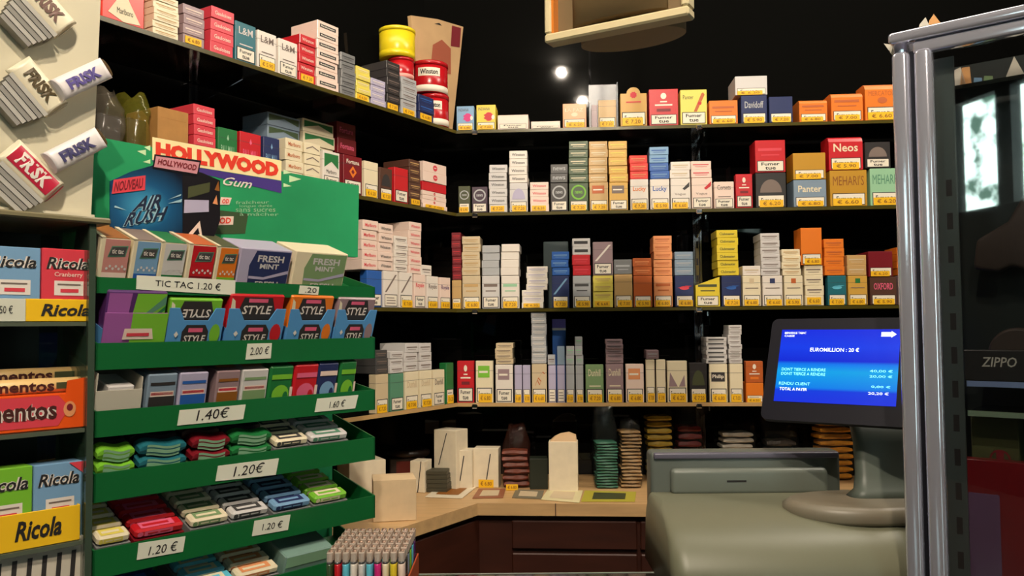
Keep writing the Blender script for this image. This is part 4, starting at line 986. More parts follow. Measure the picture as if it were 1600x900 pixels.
# ------------------------------------------------------------------ tins and pouch above the left wall shelf
def tin(fr, z, px0, px1, y_top, bands, lb, b=.0, txt=None, tz=.6):
    s0, s1 = fr.s_at(px0, z, b), fr.s_at(px1, z, b); R0 = (s1-s0)/2; sc = (s0+s1)/2; zt_ = fr.z_at(y_top, sc, b); h = zt_-z
    m = MB(); m.lathe([(R0*.97, 0), (R0, h*.02), (R0, h*.93)], bands[0], 32)
    o = m.obj('tobacco_tin', None, fr.w(sc, b+R0, z+.0006), (0,0,.07))
    m = MB(); m.lathe([(R0*1.03, h*.86), (R0*1.03, h*.98), (R0*.98, h), (R0*.9, h*.985)], bands[0], 32); m.obj('lid', o)
    m = MB(); m.lathe([(R0*1.006, h*.02), (R0*1.006, h*.22)], bands[1], 32); m.obj('warning_band', o)
    if txt:
        def cyl(x, zz, r): return (r*math.sin(x/r), -r*math.cos(x/r), zz)
        m = MB(); r = R0*1.01; n = 10; wl = R0*1.25
        m.add([cyl(-wl/2+wl*k/n, zz, r) for zz in (h*(tz-.12), h*(tz+.14)) for k in range(n+1)], [(k, k+1, n+2+k, n+1+k) for k in range(n)], LBL)
        vs, fs, ar = text_geo(txt, .03, 0); m.add([cyl((u-.5)*wl*.8, h*(tz-.07+.16*v), r+.0005) for u, v in vs], fs, INK); m.obj('paper_label', o)
    tag(o, lb, 'tin', 'tobacco tins on top shelf'); return zt_
z0 = ZS[0]
TR = M('tin_red', (180, 22, 30), .25); TY = M('tin_yellow', (226, 200, 30), .3)
z1 = tin(FL, z0, 681, 711, 148, (TR, LBL), 'lower red tobacco tin standing at the shelf corner', b=-.004, txt='Winston', tz=.62)
tin(FL, z1+.001, 676, 711, 97, (TR, LBL), 'upper red tobacco tin stacked on another at the corner', b=-.004, txt='Winston', tz=.62)
zsv = FL.z_at(122, FL.s_at(641, z0))
za = tin(FL, zsv+.001, 629, 655, 91, (TR, M('tin_pink_band', (226,150,140), .4)), 'small red tin standing on the silver pack stack', b=.006)
tin(FL, za+.001, 624, 660, 43, (TY, M('tin_yellow', (0,0,0))), 'yellow tobacco tin on top of the small red tin', b=.004)
q = PM(FL, .135, 0, 0, 0)
s0, zz0 = FL.hit(682, 200, .085)
q = PM(FL, .085, s0, .085, z0)
KR = M('kraft_pouch', (196, 160, 116), .55, noise=.08, nscale=12)
q.pq([(655,200),(706,212),(724,42),(684,30),(642,24)], KR, t=.012)
po = q.obj('tobacco_pouch', None, FL.w(s0, .085, z0), (0,0,FL.a)); tag(po, 'beige kraft tobacco pouch standing behind the red tins', 'pouch')
q = PM(FL, .085, s0, .085, z0); q.pq([(704,72),(718,74),(720,44),(706,40)], pm('maroon','ink'), .001); q.pq([(672,112),(704,116),(704,76),(690,62),(676,70)], M('pouch_print', (160,84,60), .6), .001); q.pq([(678,37),(690,40),(686,36)], INK, .001); q.obj('pouch_print', po)

# extra things on the left wall shelves
z1 = ZS[0]
s0, s1 = FL.s_at(160, z1), FL.s_at(227, z1); w = s1-s0; h = .13
m = MB(); m.box(-w/2, w/2, 0, .06, -0, h, M('carton_scarlet', (228, 50, 34), .3), .002); o = m.obj('cigarette_carton', None, FL.w((s0+s1)/2, .003, z1+.0006), (0,0,FL.a))
a = MB(); a.poly([(-w*.36, h*.1), (0, h*.0+.002), (w*.4, h*.04), (0, h*.46)], -.0008, pm('cream','ink')); a.text('Marlboro', -w*.16, w*.22, h*.12, h*.2, -.0012, INK); a.poly([(-w*.2,h*.98),(w*.2,h*.98),(0,h*.56)], -.0008, pm('cream','ink')); a.obj('front_print', o)
tag(o, 'scarlet and cream cigarette carton at the left end of top shelf', 'carton')
z1 = ZS[1]
CARD = M('brown_cardboard', (172, 122, 62), .7, noise=.08)
s0, s1 = FL.s_at(246, z1), FL.s_at(294, z1); w = s1-s0; h = FL.z_at(172, (s0+s1)/2) - z1
m = MB(); m.box(-w/2, w/2, 0, .1, 0, h, CARD, .001); m.rect(-w*.4, w*.4, h*.8, h*.803, -.0004, pm('brown','ink')); o = m.obj('cardboard_box', None, FL.w((s0+s1)/2, 0, z1+.0006), (0,0,FL.a)); tag(o, 'plain brown cardboard box behind the top of the display', 'box')
def bag(p, rz, w, d, h, fm, lb, gather=.45, amp=.10, seed=1, name='plastic_bag', group='clear plastic bags'):
    rnd = random.Random(seed); ph = [rnd.uniform(0, 6) for _ in range(8)]; m = MB(); secs = []; n = 20; K = 14
    for k in range(K+1):
        t = k/K; sc = (1 - .12*abs(2*t-.7)) if t < .68 else 1 - (t-.68)/.32*(1-gather)
        if k == 0: sc *= .9
        ring = []
        for j in range(n):
            a = 2*PI*j/n; r = 1 + amp*math.sin(3*a+ph[0]+5*t)*.6 + amp*math.sin(5*a+ph[1]-7*t)*.5 + amp*math.sin(9*a+ph[2]+11*t)*.35*(t)
            x = math.copysign(abs(math.cos(a))**.6, math.cos(a)); y = math.copysign(abs(math.sin(a))**.6, math.sin(a))
            ring.append((x*w/2*sc*r + .22*w*max(0,t-.5)*math.sin(ph[4]), y*d/2*sc*r, h*t + .01*math.sin(4*a+ph[3])*max(0, t-.6)*2))
        secs.append(ring)
    m.loft(secs, fm); o = m.obj(name, None, p, (0,0,rz)); tag(o, lb, 'bag', group); return o
FILM = film('clear_bag_film', (70,74,72), .13, .08, .9)
FILMD = film('smoky_bag_film', (120,110,96), .3, .12)
for i, (px, pw, yt, mt, lb) in enumerate(((176, 46, 146, FILMD, 'smoky plastic wrapped bundle at far left, second shelf'), (219, 38, 152, film('olive_bag_film', (120,116,40), .35, .12), 'olive tinted plastic wrapped bundle beside the cardboard box'))):
    s0, s1 = FL.s_at(px-pw/2, z1, .02), FL.s_at(px+pw/2, z1, .02); h = FL.z_at(yt, (s0+s1)/2, .05)-z1
    m = MB(); w = s1-s0; m.box(-w*.4, w*.4, -.03, .05, 0, h*.62, pm('charcoal' if i == 0 else 'brown'), .003); o = m.obj('dark_box', None, FL.w((s0+s1)/2, .06, z1+.0006), (0,0,FL.a)); tag(o, f"{['charcoal','brown'][i]} box inside a plastic bag at left of second shelf", 'box')
    bag(FL.w((s0+s1)/2, .07, z1+.0008), FL.a, w, .12, h, mt, lb, .7, .08, i+3)

# clear acrylic holder on the back wall top shelf
z0 = ZS[0]; s0, s1 = FB.s_at(921, z0), FB.s_at(966, z0); w = s1-s0; h = FB.z_at(128, s0)-z0
m = MB(); AC = film('acrylic', (112,118,132), .5, .3, 0); m.box(-w/2, w/2, .03, .033, 0, h, AC); m.box(-w/2, -w/2+.002, -.0, .03, 0, h*.55, AC); m.box(w/2-.002, w/2, 0, .03, 0, h*.98, AC)
o = m.obj('acrylic_holder', None, FB.w((s0+s1)/2, .002, z0+.0006), (0,0,FB.a)); tag(o, 'grey acrylic holder with a tan pack on the top shelf', 'holder')
o = make_piece('cigarette_pack', w*.62, h*.6, .022, 'tan', '', 'WT', False, FB.w((s0+s1)/2+w*.13, .007, z0+.0006), FB.a); tag(o, 'tan pack standing inside the grey acrylic holder', 'pack')
o = make_piece('cigarette_pack', w*.2, h*.5, .022, 'mauve', '', '', False, FB.w((s0+s1)/2-w*.32, .009, z0+.0006), FB.a); tag(o, 'narrow mauve pack at the left inside the acrylic holder', 'pack')
z0 = ZS[2]; s0, s1 = FB.s_at(850, z0, .11), FB.s_at(889, z0, .11); w = s1-s0; h = FB.z_at(378, s0, .11)-z0
m = MB(); m.box(-w/2, w/2, 0, .05, 0, h, M('dull_slate', (78,90,92), .3), .002); o = m.obj('slate_box', None, FB.w((s0+s1)/2, .11, z0+.0006), (0,0,FB.a)); tag(o, 'dull slate grey box behind the blue packs, third shelf', 'box')
# purple-blue lighter box and dark box on fourth shelf, back row
z0 = ZS[3]; s0, s1 = FB.s_at(864, z0, .1), FB.s_at(885, z0, .1); w = s1-s0; h = FB.z_at(499, s0, .1)-z0
m = MB(); m.box(-w/2, w/2, 0, .04, 0, h, pm('blue'), .002); o = m.obj('blue_box', None, FB.w((s0+s1)/2, .1, z0+.0006), (0,0,FB.a)); a = MB(); a.rect(-w/2, w/2, h*.86, h*.89, -.0006, pm('white','ink')); a.rect(-w/2, w/2, h*.89, h, -.0006, M('violet_band',(110,90,180),.4)); a.obj('front_print', o); tag(o, 'blue and violet box behind the slim packs, fourth shelf', 'box')

# ------------------------------------------------------------------ things on the worktop
def wbox(name, px0, px1, yb, yt, d, yaw, mat, lb, cat='box', c=.001, z=None, group=None):
    z = ZC if z is None else z; p = hitz((px0+px1)/2, yb, z); w = (px1-px0)/F*p.y; h = (yb-yt)/F*p.y
    m = MB(); m.box(-w/2, w/2, 0, d, 0, h, mat if not isinstance(mat, str) else pm(mat), c); o = m.obj(name, None, (p.x, p.y, z+.0006), (0,0,yaw)); tag(o, lb, cat, group); return o, w, h
CW = M('cream_box_card', (214,186,148), .6, noise=.05); WW = M('wrap_white', (222,208,182), .5, noise=.05)
AL = FL.a*.35
def wl(o, pts, m=INK):
    a = MB(); [a.poly(p, -.0006, m) for p in pts]; a.obj('front_print', o)
o, w, h = wbox('cream_box', 545, 604, 790, 722, .1, .5, WW, 'cream box at the back behind the green display', 'box')
o, w, h = wbox('cream_box', 584, 650, 815, 752, .09, .2, CW, 'large cream cardboard box with open lid on worktop corner', 'box')
m = MB(); m.poly([(-w*.5,0),(w*.5,0),(w*.46,.03),(-w*.52,.034)], 0, CW, .001); m.obj('lid_flap', o, (0, 0, h), (-R_(78), 0, 0))
TRM = M('tin_maroon', (92,26,22), .3)
p = hitz(632, 765, ZC); m = MB(); m.box(-.05,.05,0,.07,0,.075,M('dark_tray',(44,30,26),.4),.004); o = m.obj('dark_red_box', None, (p.x,p.y+.06,ZC+.0006), (0,0,.1)); a = MB(); a.rect(-.03,.022,.018,.066,-.0006,M('dark_red_panel',(110,30,22),.4)); a.obj('front_panel', o); tag(o, 'dark red tobacco box behind the large cream box', 'box')
m = MB(); m.lathe([(.055,0),(.06,.006),(.06,.014),(.054,.017)], M('dark_tray',(0,0,0)), 32, sy=.7); o2 = m.obj('oval_lid', None, (p.x,p.y+.095,ZC+.077)); tag(o2, 'dark oval lid resting on the dark red box', 'lid')
o, w, h = wbox('white_box', 640, 664, 770, 722, .05, -.3, WW, 'small white box with diagonal line beside the dark red box', 'box'); wl(o, [[(w*.0,0),(w*.06,0),(w*.3,h),(w*.24,h)]])
o, w, h = wbox('white_box', 675, 716, 764, 674, .06, -.5, WW, 'tallest white wrapped box in the corner of worktop', 'box'); wl(o, [[(-w*.3,h*.4),(-w*.26,h*.4),(w*.1,h*.95),(w*.06,h*.95)]])
for k in range(5):
    z_ = ZC + .0115*k + .0; p = hitz(682, 770, ZC); m = MB(); m.box(-.028, .028, 0, .05, 0, .0108, M('dark_olive_card', (62,58,42), .5), .001); o = m.obj('dark_pack', None, (p.x+.001*(k%2), p.y, z_+.0006), (0,0,-.2+.03*k)); tag(o, f'{ORD[k]} of the flat dark packs piled before the tall white box', 'pack', 'pile of flat dark packs')
for i, (a0, a1, yb, yt) in enumerate(((698,738,764,705),(740,779,762,702))):
    o, w, h = wbox('white_box', a0, a1, yb, yt, .05, -.12, WW, ['white box with slanting line, left of the pair in corner','white box with slanting line, right of the pair in corner'][i], 'box'); wl(o, [[(0,h*.2),(w*.04,h*.2),(w*.2,h*.86),(w*.16,h*.86)]])
    if i: t_ = MB(); price(t_, -w*.3, w*.3, 0, h*.2); t_.obj('price_tag', o)
def leaf(pts, m, lb, art=None):
    P = [hitz(*q, ZC+.001) for q in pts]; c = sum(P, Vector())/len(P); mb = MB(); n = len(P)
    mb.add([tuple(q-c) for q in P] + [tuple(q-c+Vector((0,0,.0012))) for q in P], [tuple(range(n-1,-1,-1)), tuple(range(n,2*n))]+[(k,(k+1)%n,n+(k+1)%n,n+k) for k in range(n)], m)
    o = mb.obj('leaflet', None, c); tag(o, lb, 'leaflet', 'leaflets on the worktop')
    mb = MB(); ins = [c+(q-c)*.62 for q in P]; mb.add([tuple(q-c+Vector((0,0,.0017))) for q in ins], [tuple(range(n))], art or pm('beige','ink')); mb.obj('leaflet_print', o)
leaf([(664,777),(722,779),(746,760),(694,754)], WW, 'cream leaflet lying before the white boxes in corner', pm('brown','ink'))
leaf([(738,779),(786,778),(790,764),(748,764)], M('reddish_leaflet',(150,90,60),.5), 'reddish leaflet lying before the brown bag')
leaf([(845,781),(905,786),(911,767),(857,764)], M('pale_leaflet',(218,206,160),.5), 'pale printed leaflet under the tall white box')
leaf([(908,784),(992,784),(994,769),(914,767)], M('yellow_leaflet',(180,170,60),.5), 'yellow green leaflet before the green stack', pm('olive','ink'))
leaf([(800,778),(846,780),(850,767),(806,765)], M('grey_leaflet',(120,112,92),.5), 'greyish flat packet between brown bag and white box')
# bags of tobacco / snacks
def filler(p, rz, w, d, h, n, mats, lb, name='pouch', grp=None, wob=.004, cat='pouch'):
    for k in range(n):
        m = MB(); hh = h/n; N = 12; secs = []
        for j in range(N+1):
            t = j/N; x = -w/2+w*t; e = (1-abs(2*t-1)**6*.35)*hh*.5*(1+.12*math.sin(9*t+2*k))
            secs.append([(x, 0+.003*abs(2*t-1), hh/2-e*.5), (x, -.002, hh/2+.0008*math.sin(7*t+k)), (x, 0+.003*abs(2*t-1), hh/2+e*.9), (x, d, hh/2+e*.8), (x, d, hh/2-e*.7)])
        m.loft(secs, mats[k % len(mats)], smooth=False)
        o = m.obj(name, None, (p.x+random.uniform(-1,1)*wob*1.6, p.y+random.uniform(-1,1)*wob*.5, p.z+.0006+k*hh), (0,0,rz+random.uniform(-.05,.05)))
        tag(o, lb.format(('topmost' if k == n-1 else ORD[k])), cat, grp)
def px_at(p, dpx): return dpx/F*p.y
p = hitz(808, 764, ZC); w = px_at(p, 46); h = px_at(p, 88)
BR = M('brown_crisp', (120,52,30), .5, noise=.35, nscale=60); GRt = M('stack_green', (58,116,92), .5, noise=.15, nscale=30); TNt = M('stack_tan', (170,134,86), .5, noise=.12, nscale=30)
filler(Vector((p.x,p.y+.012,p.z)), 0, w*.86, .05, h*.66, 6, [BR], '{} brown pouch in the reddish see-through bag', 'tobacco_pouch', 'brown pouches in bag')
bag(Vector((p.x,p.y+.036,p.z+.0008)), 0, w*1.02, .07, h*1.06, film('reddish_film', (80,44,36), .16, .08, .9, 40), 'see-through bag of brown pouches left of dark box', .55, .07, 9)
t_ = MB(); price(t_, -.016, .016, 0, .016); o = t_.obj('price_tag', None, hitz(800, 766, ZC+.001), (0,0,0)); tag(o, 'yellow price tag standing before the brown bag', 'tag')
o, w, h = wbox('dark_box', 828, 856, 765, 718, .05, 0, M('dark_green_box', (34,40,30), .4), 'small dark box left of the tall white box')
o, w, h = wbox('white_box', 858, 903, 768, 692, .045, -.1, WW, 'tall white box with open top holding folded paper bag')
m = MB(); m.loft([[(-w*.46,.004,h),(w*.46,.004,h),(w*.46,.04,h),(-w*.46,.04,h)], [(-w*.3,.012,h+.012),(w*.44,.012,h+.016),(w*.44,.03,h+.016),(-w*.3,.03,h+.012)], [(-w*.1,.016,h+.02),(w*.2,.018,h+.024),(w*.2,.024,h+.024),(-w*.1,.024,h+.02)]], KR, smooth=False); m.obj('folded_paper', o)
for (px, yb, hpx, wpx, nn, mt, bl, fl, top, sd) in ((950,765,72,36,16,GRt,'{} sea green packet in the tall clear bag','tall clear bag around the sea green packets',125,5), (988,764,88,34,16,TNt,'{} tan packet in the stack beside the green one','clear bag around the tan packets',100,6)):
    p = hitz(px, yb, ZC); w = px_at(p, wpx); h = px_at(p, hpx)
    filler(Vector((p.x,p.y+.01,p.z)), 0, w*.9, .06, h, nn, [mt], bl, 'flat_packet', bl[3:], .0015, 'packet')
    bag(Vector((p.x,p.y+.04,p.z+.0008)), 0, w*1.15, .085, px_at(p, top), FILM, fl, .7, .07, sd)
YE = M('stack_yellow', (200,170,50), .5, noise=.2, nscale=30); RE = M('stack_red', (120,34,36), .5, noise=.2, nscale=30); SI = M('stack_pale', (190,184,172), .35, noise=.2, nscale=30); GO = M('stack_gold', (206,140,40), .35, noise=.35, nscale=40)
for (px, py, hpx, wpx, nn, mt, bl, fl, top, sd) in ((1034,752,100,42,10,YE,'{} yellow packet in the bag behind the till','clear bag of yellow packets behind the till',112,11), (1081,750,82,40,7,RE,'{} dark red packet in bag behind the till','clear bag of dark red packets behind the till',112,12),
      (1157,750,72,52,8,SI,'{} pale glossy packet behind the till','clear bag around the pale glossy packets',84,13), (1310,752,92,56,9,GO,'{} golden packet right of the till monitor','clear bag of golden packets right of till monitor',108,14), (1225,750,60,50,5,M('stack_dark',(60,52,46),.3,noise=.3,nscale=30),'{} dark packet in the bag under the customer screen','clear bag of dark packets under the customer screen',110,15)):
    p = hitz(px, py, ZC); w = px_at(p, wpx); h = px_at(p, hpx)
    filler(Vector((p.x,p.y+.01,p.z)), 0, w*.9, .06, h, nn, [mt], bl, 'flat_packet', bl[3:], .002, 'packet')
    bag(Vector((p.x,p.y+.04,p.z+.0008)), 0, w*1.12, .085, px_at(p, top), FILM, fl, .8, .08, sd)

# ------------------------------------------------------------------ lighters
LX0, LY0 = -.2555, 1.135
PITX, PITY = .0108, .0235
NX, NY = 10, 6
tr = empty('lighter_tray', (LX0+PITX*NX/2, LY0-.004, ZF+.0006)); LB0 = .046
tag(tr, 'shallow tray holding rows of coloured cigarette lighters', 'tray')
m = MB(); TM = M('tray_brown', (74,40,28), .5); wt = PITX*NX+.006; dt = PITY*NY+.006
m.box(-wt/2, wt/2, 0, dt, 0, LB0, TM); m.obj('base', tr)
m = MB(); m.box(-wt/2, -wt/2+.002, 0, dt, LB0, LB0+.03, TM); m.obj('side', tr); m = MB(); m.box(wt/2-.002, wt/2, 0, dt, LB0, LB0+.03, M('tray_orange', (170,70,30), .5)); m.obj('side', tr); m = MB(); m.box(-wt/2+.002, wt/2-.002, dt-.002, dt, LB0, LB0+.03, TM); m.obj('side', tr)
LC = ['dgreen','red','cyan','white','wgrey','cyan','magenta','cream','yellow','pinkw']
RAN = ['charcoal','bluegrey','purple','white','red','cyan','yellow','magenta','lime','wgrey']
META = M('lighter_metal', (232,214,200), .35, metal=.55); WHEEL = M('lighter_wheel', (150,124,108), .4, metal=.5)
def ell_(r1, r2, z, n=16, p=.8): return [(r1*math.copysign(abs(math.cos(2*PI*k/n))**p, math.cos(2*PI*k/n)), r2*math.copysign(abs(math.sin(2*PI*k/n))**p, math.sin(2*PI*k/n)), z) for k in range(n)]
bodies = {}
def lighter_meshes():
    m = MB(); m.loft([ell_(.0052,.0115,.060), ell_(.0052,.0115,.0625), ell_(.0046,.009,.064)], pm('dgrey')); collar = m.mesh('collar')
    m = MB(); m.loft([[(x, y-.0045, z) for x, y, z in ell_(.0047,.0052,zz,12)] for zz in (.0622, .076)], META, smooth=False); m.box(-.0047,-.0037,-.001,.0105,.063,.077,META); m.box(.0037,.0047,-.001,.0105,.063,.077,META); hood = m.mesh('hood')
    m = MB(xf=Matrix.Translation((0,.0062,.0745)) @ Matrix.Rotation(PI/2, 4, 'Y')); m.lathe([(.0042,-.0034),(.0042,.0034)], WHEEL, 12); wh = m.mesh('wheel')
    m = MB(); m.box(-.0034,.0034,.0075,.0112,.064,.0705,pm('charcoal'),.001); bt = m.mesh('button')
    return collar, hood, wh, bt
lm = lighter_meshes()
def lighter_body(c):
    if c not in bodies:
        m = MB(); m.loft([ell_(.0048,.0108,0), ell_(.0055,.012,.0015), ell_(.0055,.012,.058), ell_(.0052,.0115,.060)], M(c+'_plastic', PAL[c][0], .22, coat=.4)); bodies[c] = m.mesh('lighter_body')
    return bodies[c]
RW = ['front','second','third','fourth','fifth','rear']; CN = ['first','second','third','fourth','fifth','sixth','seventh','eighth','ninth','tenth']
for j in range(NY):
    for i in range(NX):
        c = LC[i] if j == 0 else RAN[(i*3+j*7) % 10]
        if i == NX-1 and j in (1,2): c = ['charcoal','bluegrey'][j-1]
        o = link('lighter', lighter_body(c), None, (LX0+PITX*(i+.5)+.0, LY0+.013+PITY*j, ZF+LB0+.0012)); o.scale = (.86, .9, .88)
        for n_, me in zip(('collar','metal_hood','spark_wheel','gas_button'), lm): link(n_, me, o)
        tag(o, f'{PAL[c][1]} lighter, {RW[j]} row of the tray, {CN[i]} from its left', 'lighter', 'cigarette lighters in the tray')

# ------------------------------------------------------------------ till
GP = M('till_grey_plastic', (112,112,92), .42, noise=.03, nscale=3); GP2 = M('till_grey_dark', (92,98,92), .4); GPB = M('till_side_dark', (70,74,72), .45)
def rb(name, x0, x1, y0, y1, z0, z1, m, bw, parent, seg=4):
    mb = MB(); mb.box(x0, x1, y0, y1, z0, z1, m); o = mb.obj(name, parent); bevel(o, bw, seg); return o
YM = 1.56
X0 = (1008-800)/F*YM; X1 = (1297-800)/F*YM; ZM1 = CZ - (702-508)/F*YM
till = empty('cash_register', (.42, 1.38, ZF)); T0 = Vector((.42, 1.38, ZF))
tag(till, 'grey point of sale till seen from behind on the front counter', 'till')
def L(x, y, z): return (x-T0.x, y-T0.y, z-T0.z)
a_, b_ = L(X0, YM-.03, ZM1-.105), L(X1, YM+.02, ZM1)
rb('monitor_housing', a_[0], b_[0], a_[1], b_[1], a_[2], b_[2], GP2, .008, till)
a_, b_ = L(X0+.006, YM-.036, ZM1-.012), L(X1-.004, YM-.02, ZM1-.001); rb('top_bezel', a_[0], b_[0], a_[1], b_[1], a_[2], b_[2], M('bezel_violet', (92,88,104), .35), .003, till)
a_, b_ = L(X0+.035, YM-.046, ZM1-.075), L(X1-.028, YM-.025, ZM1-.028); hp = rb('rear_hump', a_[0], b_[0], a_[1], b_[1], a_[2], b_[2], M('till_grey_mid', (104,110,102), .4), .009, till)
mb = MB(); a_ = L(X0+.135, YM-.0466, ZM1-.052); mb.box(a_[0], a_[0]+.035, a_[1], a_[1]+.001, a_[2], a_[2]+.0035, INK); mb.obj('vent_slot', till)
# body: lofted bulge, widening downwards
mb = MB(); secs = []
ZB1 = CZ - (772-508)/F*1.50
prof = [(0, 0.0), (.003, .05), (.012, .10), (.03, .145), (.06, .17), (ZB1-ZF, .19)]   # drop below the top, outward growth
for dz, g in prof:
    hx0 = .25 - g*.07; hx1 = .622; y0 = 1.44 - g; y1 = 1.54
    r = .016; pts = []
    for cx, cy, a0 in ((hx1-r, y1-r, 0), (hx0+r, y1-r, PI/2), (hx0+r*1.6, y0+r*1.6, PI), (hx1-r*1.6, y0+r*1.6, 1.5*PI)):
        rr = r if cy > 1.45 else r*1.6
        for k in range(6): t = a0 + PI/2*k/5; pts.append(L(cx+rr*math.cos(t), cy+rr*math.sin(t), ZB1-dz))
    secs.append(pts)
mb.loft(secs, GP); bo = mb.obj('till_body', till)
# customer screen on its own foot
sx_, sy_ = (1305-800)/F, 1.44
SCP = at_depth(1306, 572, 1.44)
yaw, tl = -R_(36), R_(24)
cs = empty('customer_display', (.66, 1.40, ZB1+.001)); C0 = Vector((.66, 1.40, ZB1+.001))
tag(cs, 'customer price display with blue screen on a grey swivel foot', 'display')
head = Matrix.Translation(SCP - C0) @ Matrix.Rotation(yaw, 4, 'Z') @ Matrix.Rotation(-tl, 4, 'X')
hw, hh = .200, .137
BZ = M('screen_bezel', (15,14,26), .5, spec=.2)
mb = MB(xf=head); mb.loft([[(p[0], y, p[1]) for p in rrect(hw+.044+e, hh+.056+e, .012, 5, .002, -.006)] for y, e in ((.0, 0), (.012, 0), (.03, -.03))], BZ, smooth=False); hd = mb.obj('screen_housing', cs)
SB = bpy.data.materials.new('blue_screen'); SB.use_nodes = True; nt = SB.node_tree; b = nt.nodes['Principled BSDF']; b.inputs['Base Color'].default_value = (0,0,.02,1); b.inputs['Roughness'].default_value = .25
tcn = nt.nodes.new('ShaderNodeTexCoord'); sp = nt.nodes.new('ShaderNodeSeparateXYZ'); rr_ = nt.nodes.new('ShaderNodeValToRGB'); cr = rr_.color_ramp
nt.links.new(tcn.outputs['UV'], sp.inputs[0]); nt.links.new(sp.outputs['Y'], rr_.inputs[0]); nt.links.new(rr_.outputs[0], b.inputs['Emission Color']); b.inputs['Emission Strength'].default_value = .82
stops = [(0,(24,50,225)),(.16,(10,60,225)),(.20,(0,130,235)),(.42,(0,165,235)),(.52,(0,120,240)),(.56,(4,40,215)),(.75,(10,60,235)),(1,(14,44,225))]
cr.elements[0].position = 0; cr.elements[0].color = lin(stops[0][1])+(1,); cr.elements[1].position = 1; cr.elements[1].color = lin(stops[-1][1])+(1,)
for p_, c_ in stops[1:-1]: e = cr.elements.new(p_); e.color = lin(c_)+(1,)
mb = MB(xf=head); mb.rect(-hw/2, hw/2, -hh/2, hh/2, -.0008, SB); so = mb.obj('screen', cs)
uv = so.data.uv_layers.new(name='UVMap')
for k, c_ in enumerate([(0,0),(1,0),(1,1),(0,1)]): uv.data[k].uv = c_
WI = M('screen_white', (225,235,255), .5, emit=1.0); CY = M('screen_cyan', (120,225,240), .5, emit=.9)
mb = MB(xf=head); g = lambda u, v: (-hw/2+hw*u, -hh/2+hh*v)
def st(t, u0, u1, v0, v1, m): mb.text(t, g(u0,0)[0], g(u1,0)[0], g(0,v0)[1], g(0,v1)[1], -.0014, m, bold=.01)
st('EUROMILLION : 20 €', .27, .68, .69, .745, WI); st('BIENVENUE TABAC', .03, .22, .935, .965, WI); st('CAISSE', .03, .12, .895, .92, WI)
st('DONT TIERCE A RENDRE', .04, .42, .42, .46, CY); st('DONT TIERCE A RENDRE', .04, .42, .36, .40, CY); st('40,00 €', .78, .96, .42, .46, CY); st('20,00 €', .78, .96, .35, .39, CY)
st('RENDU CLIENT', .03, .30, .225, .265, CY); st('TOTAL A PAYER', .04, .28, .15, .19, WI); st('0,00 €', .80, .95, .22, .255, CY); st('20,20 €', .78, .94, .13, .17, WI)
mb.poly([g(.85,.90), g(.93,.90), g(.93,.885), g(.97,.93), g(.93,.975), g(.93,.96), g(.85,.96)], -.0014, WI)
mb.obj('screen_text', so)
# neck and foot
NK = M('foot_grey', (84,92,84), .45); NK2 = M('foot_tan_grey', (120,112,96), .42)
mb = MB(); secs = []
for px0, px1, py, Y, th in ((1326,1434,655,1.46,.03),(1334,1434,690,1.45,.03),(1337,1434,740,1.44,.03),(1335,1432,764,1.43,.034),(1322,1432,778,1.42,.05)):
    A, B2 = at_depth(px0, py, Y), at_depth(px1, py, Y); w = B2.x-A.x; cx = (A.x+B2.x)/2
    secs.append([(cx-C0.x+p[0], Y-C0.y+p[1], A.z-C0.z) for p in rrect(w, th, min(th*.45, .02), 4)])
mb.loft(secs, NK); mb.obj('neck', cs)
FOOTC = at_depth(1345, 800, 1.40)
for nm, r, z0_, z1_, mt in (('swivel_plate', .128, -.006, .022, NK2), ('foot', .121, -.03, -.0065, M('foot_pale_grey', (112,118,110), .4))):
    mb = MB(); zc_ = FOOTC.z - C0.z
    mb.lathe([(r*.96, zc_+z0_), (r, zc_+z0_+.006), (r, zc_+z1_-.008), (r*.9, zc_+z1_)], mt, 48, c=(FOOTC.x-C0.x, FOOTC.y-C0.y, 0), sy=.62); mb.obj(nm, cs)

# ------------------------------------------------------------------ chrome cabinet, right
cc = at_depth(1440, 480, 1.2); FR = Frame(cc, -R_(40))
ZR1 = FR.hit(1440, 46)[1]; ZR0 = ZF
shc = empty('chrome_showcase', FR.w(0, 0, ZR0+.001), (0,0,FR.a)); tag(shc, 'chrome framed glass showcase at the right edge', 'showcase')
def sb(n, s0, s1, b0, b1, z0, z1, m, c=0, bv=0, par=None):
    mb = MB(); mb.box(s0, s1, b0, b1, z0-ZR0, z1-ZR0, m, c); o = mb.obj(n, par or shc)
    if bv: bevel(o, bv, 4)
    return o
CH2 = M('polished_steel', (226,226,242), .13, metal=.72)
sW = .5; sD_ = .17
ps = lambda px: FR.s_at(px, CZ)
sb('corner_post', ps(1407), ps(1434), -.012, .02, ZR0, ZR1-.03, CH2, bv=.007); sb('corner_post', ps(1441), ps(1470), -.010, .014, ZR0, ZR1-.03, CH2, bv=.008); sb('post_web', ps(1432), ps(1444), 0, .012, ZR0, ZR1-.03, M('dark_web', (40,40,48), .3, metal=.6))
sb('top_rail', ps(1403), sW, -.014, .012, ZR1-.017, ZR1, CH2, bv=.006); sb('top_rail', ps(1440), sW, -.006, .012, ZR1-.036, ZR1-.0175, CH2, bv=.004)
sb('side_rail', ps(1403), ps(1403)+.02, .012, sD_, ZR1-.03, ZR1, CH2, bv=.004)
st_ = MB(); r0, r1 = FR.s_at(1472, CZ, .03), FR.s_at(1503, CZ, .03); st_.box(r0, r1, .03, .034, .0, ZR1-.04-ZR0, M('slotted_steel', (96,106,104), .35, metal=.6))
for k in range(13):
    zz = .02 + k*.0485
    st_.rect(r0+(r1-r0)*.42, r0+(r1-r0)*.72, zz, zz+.024, .0296, INK)
st_.obj('slotted_rail', shc)
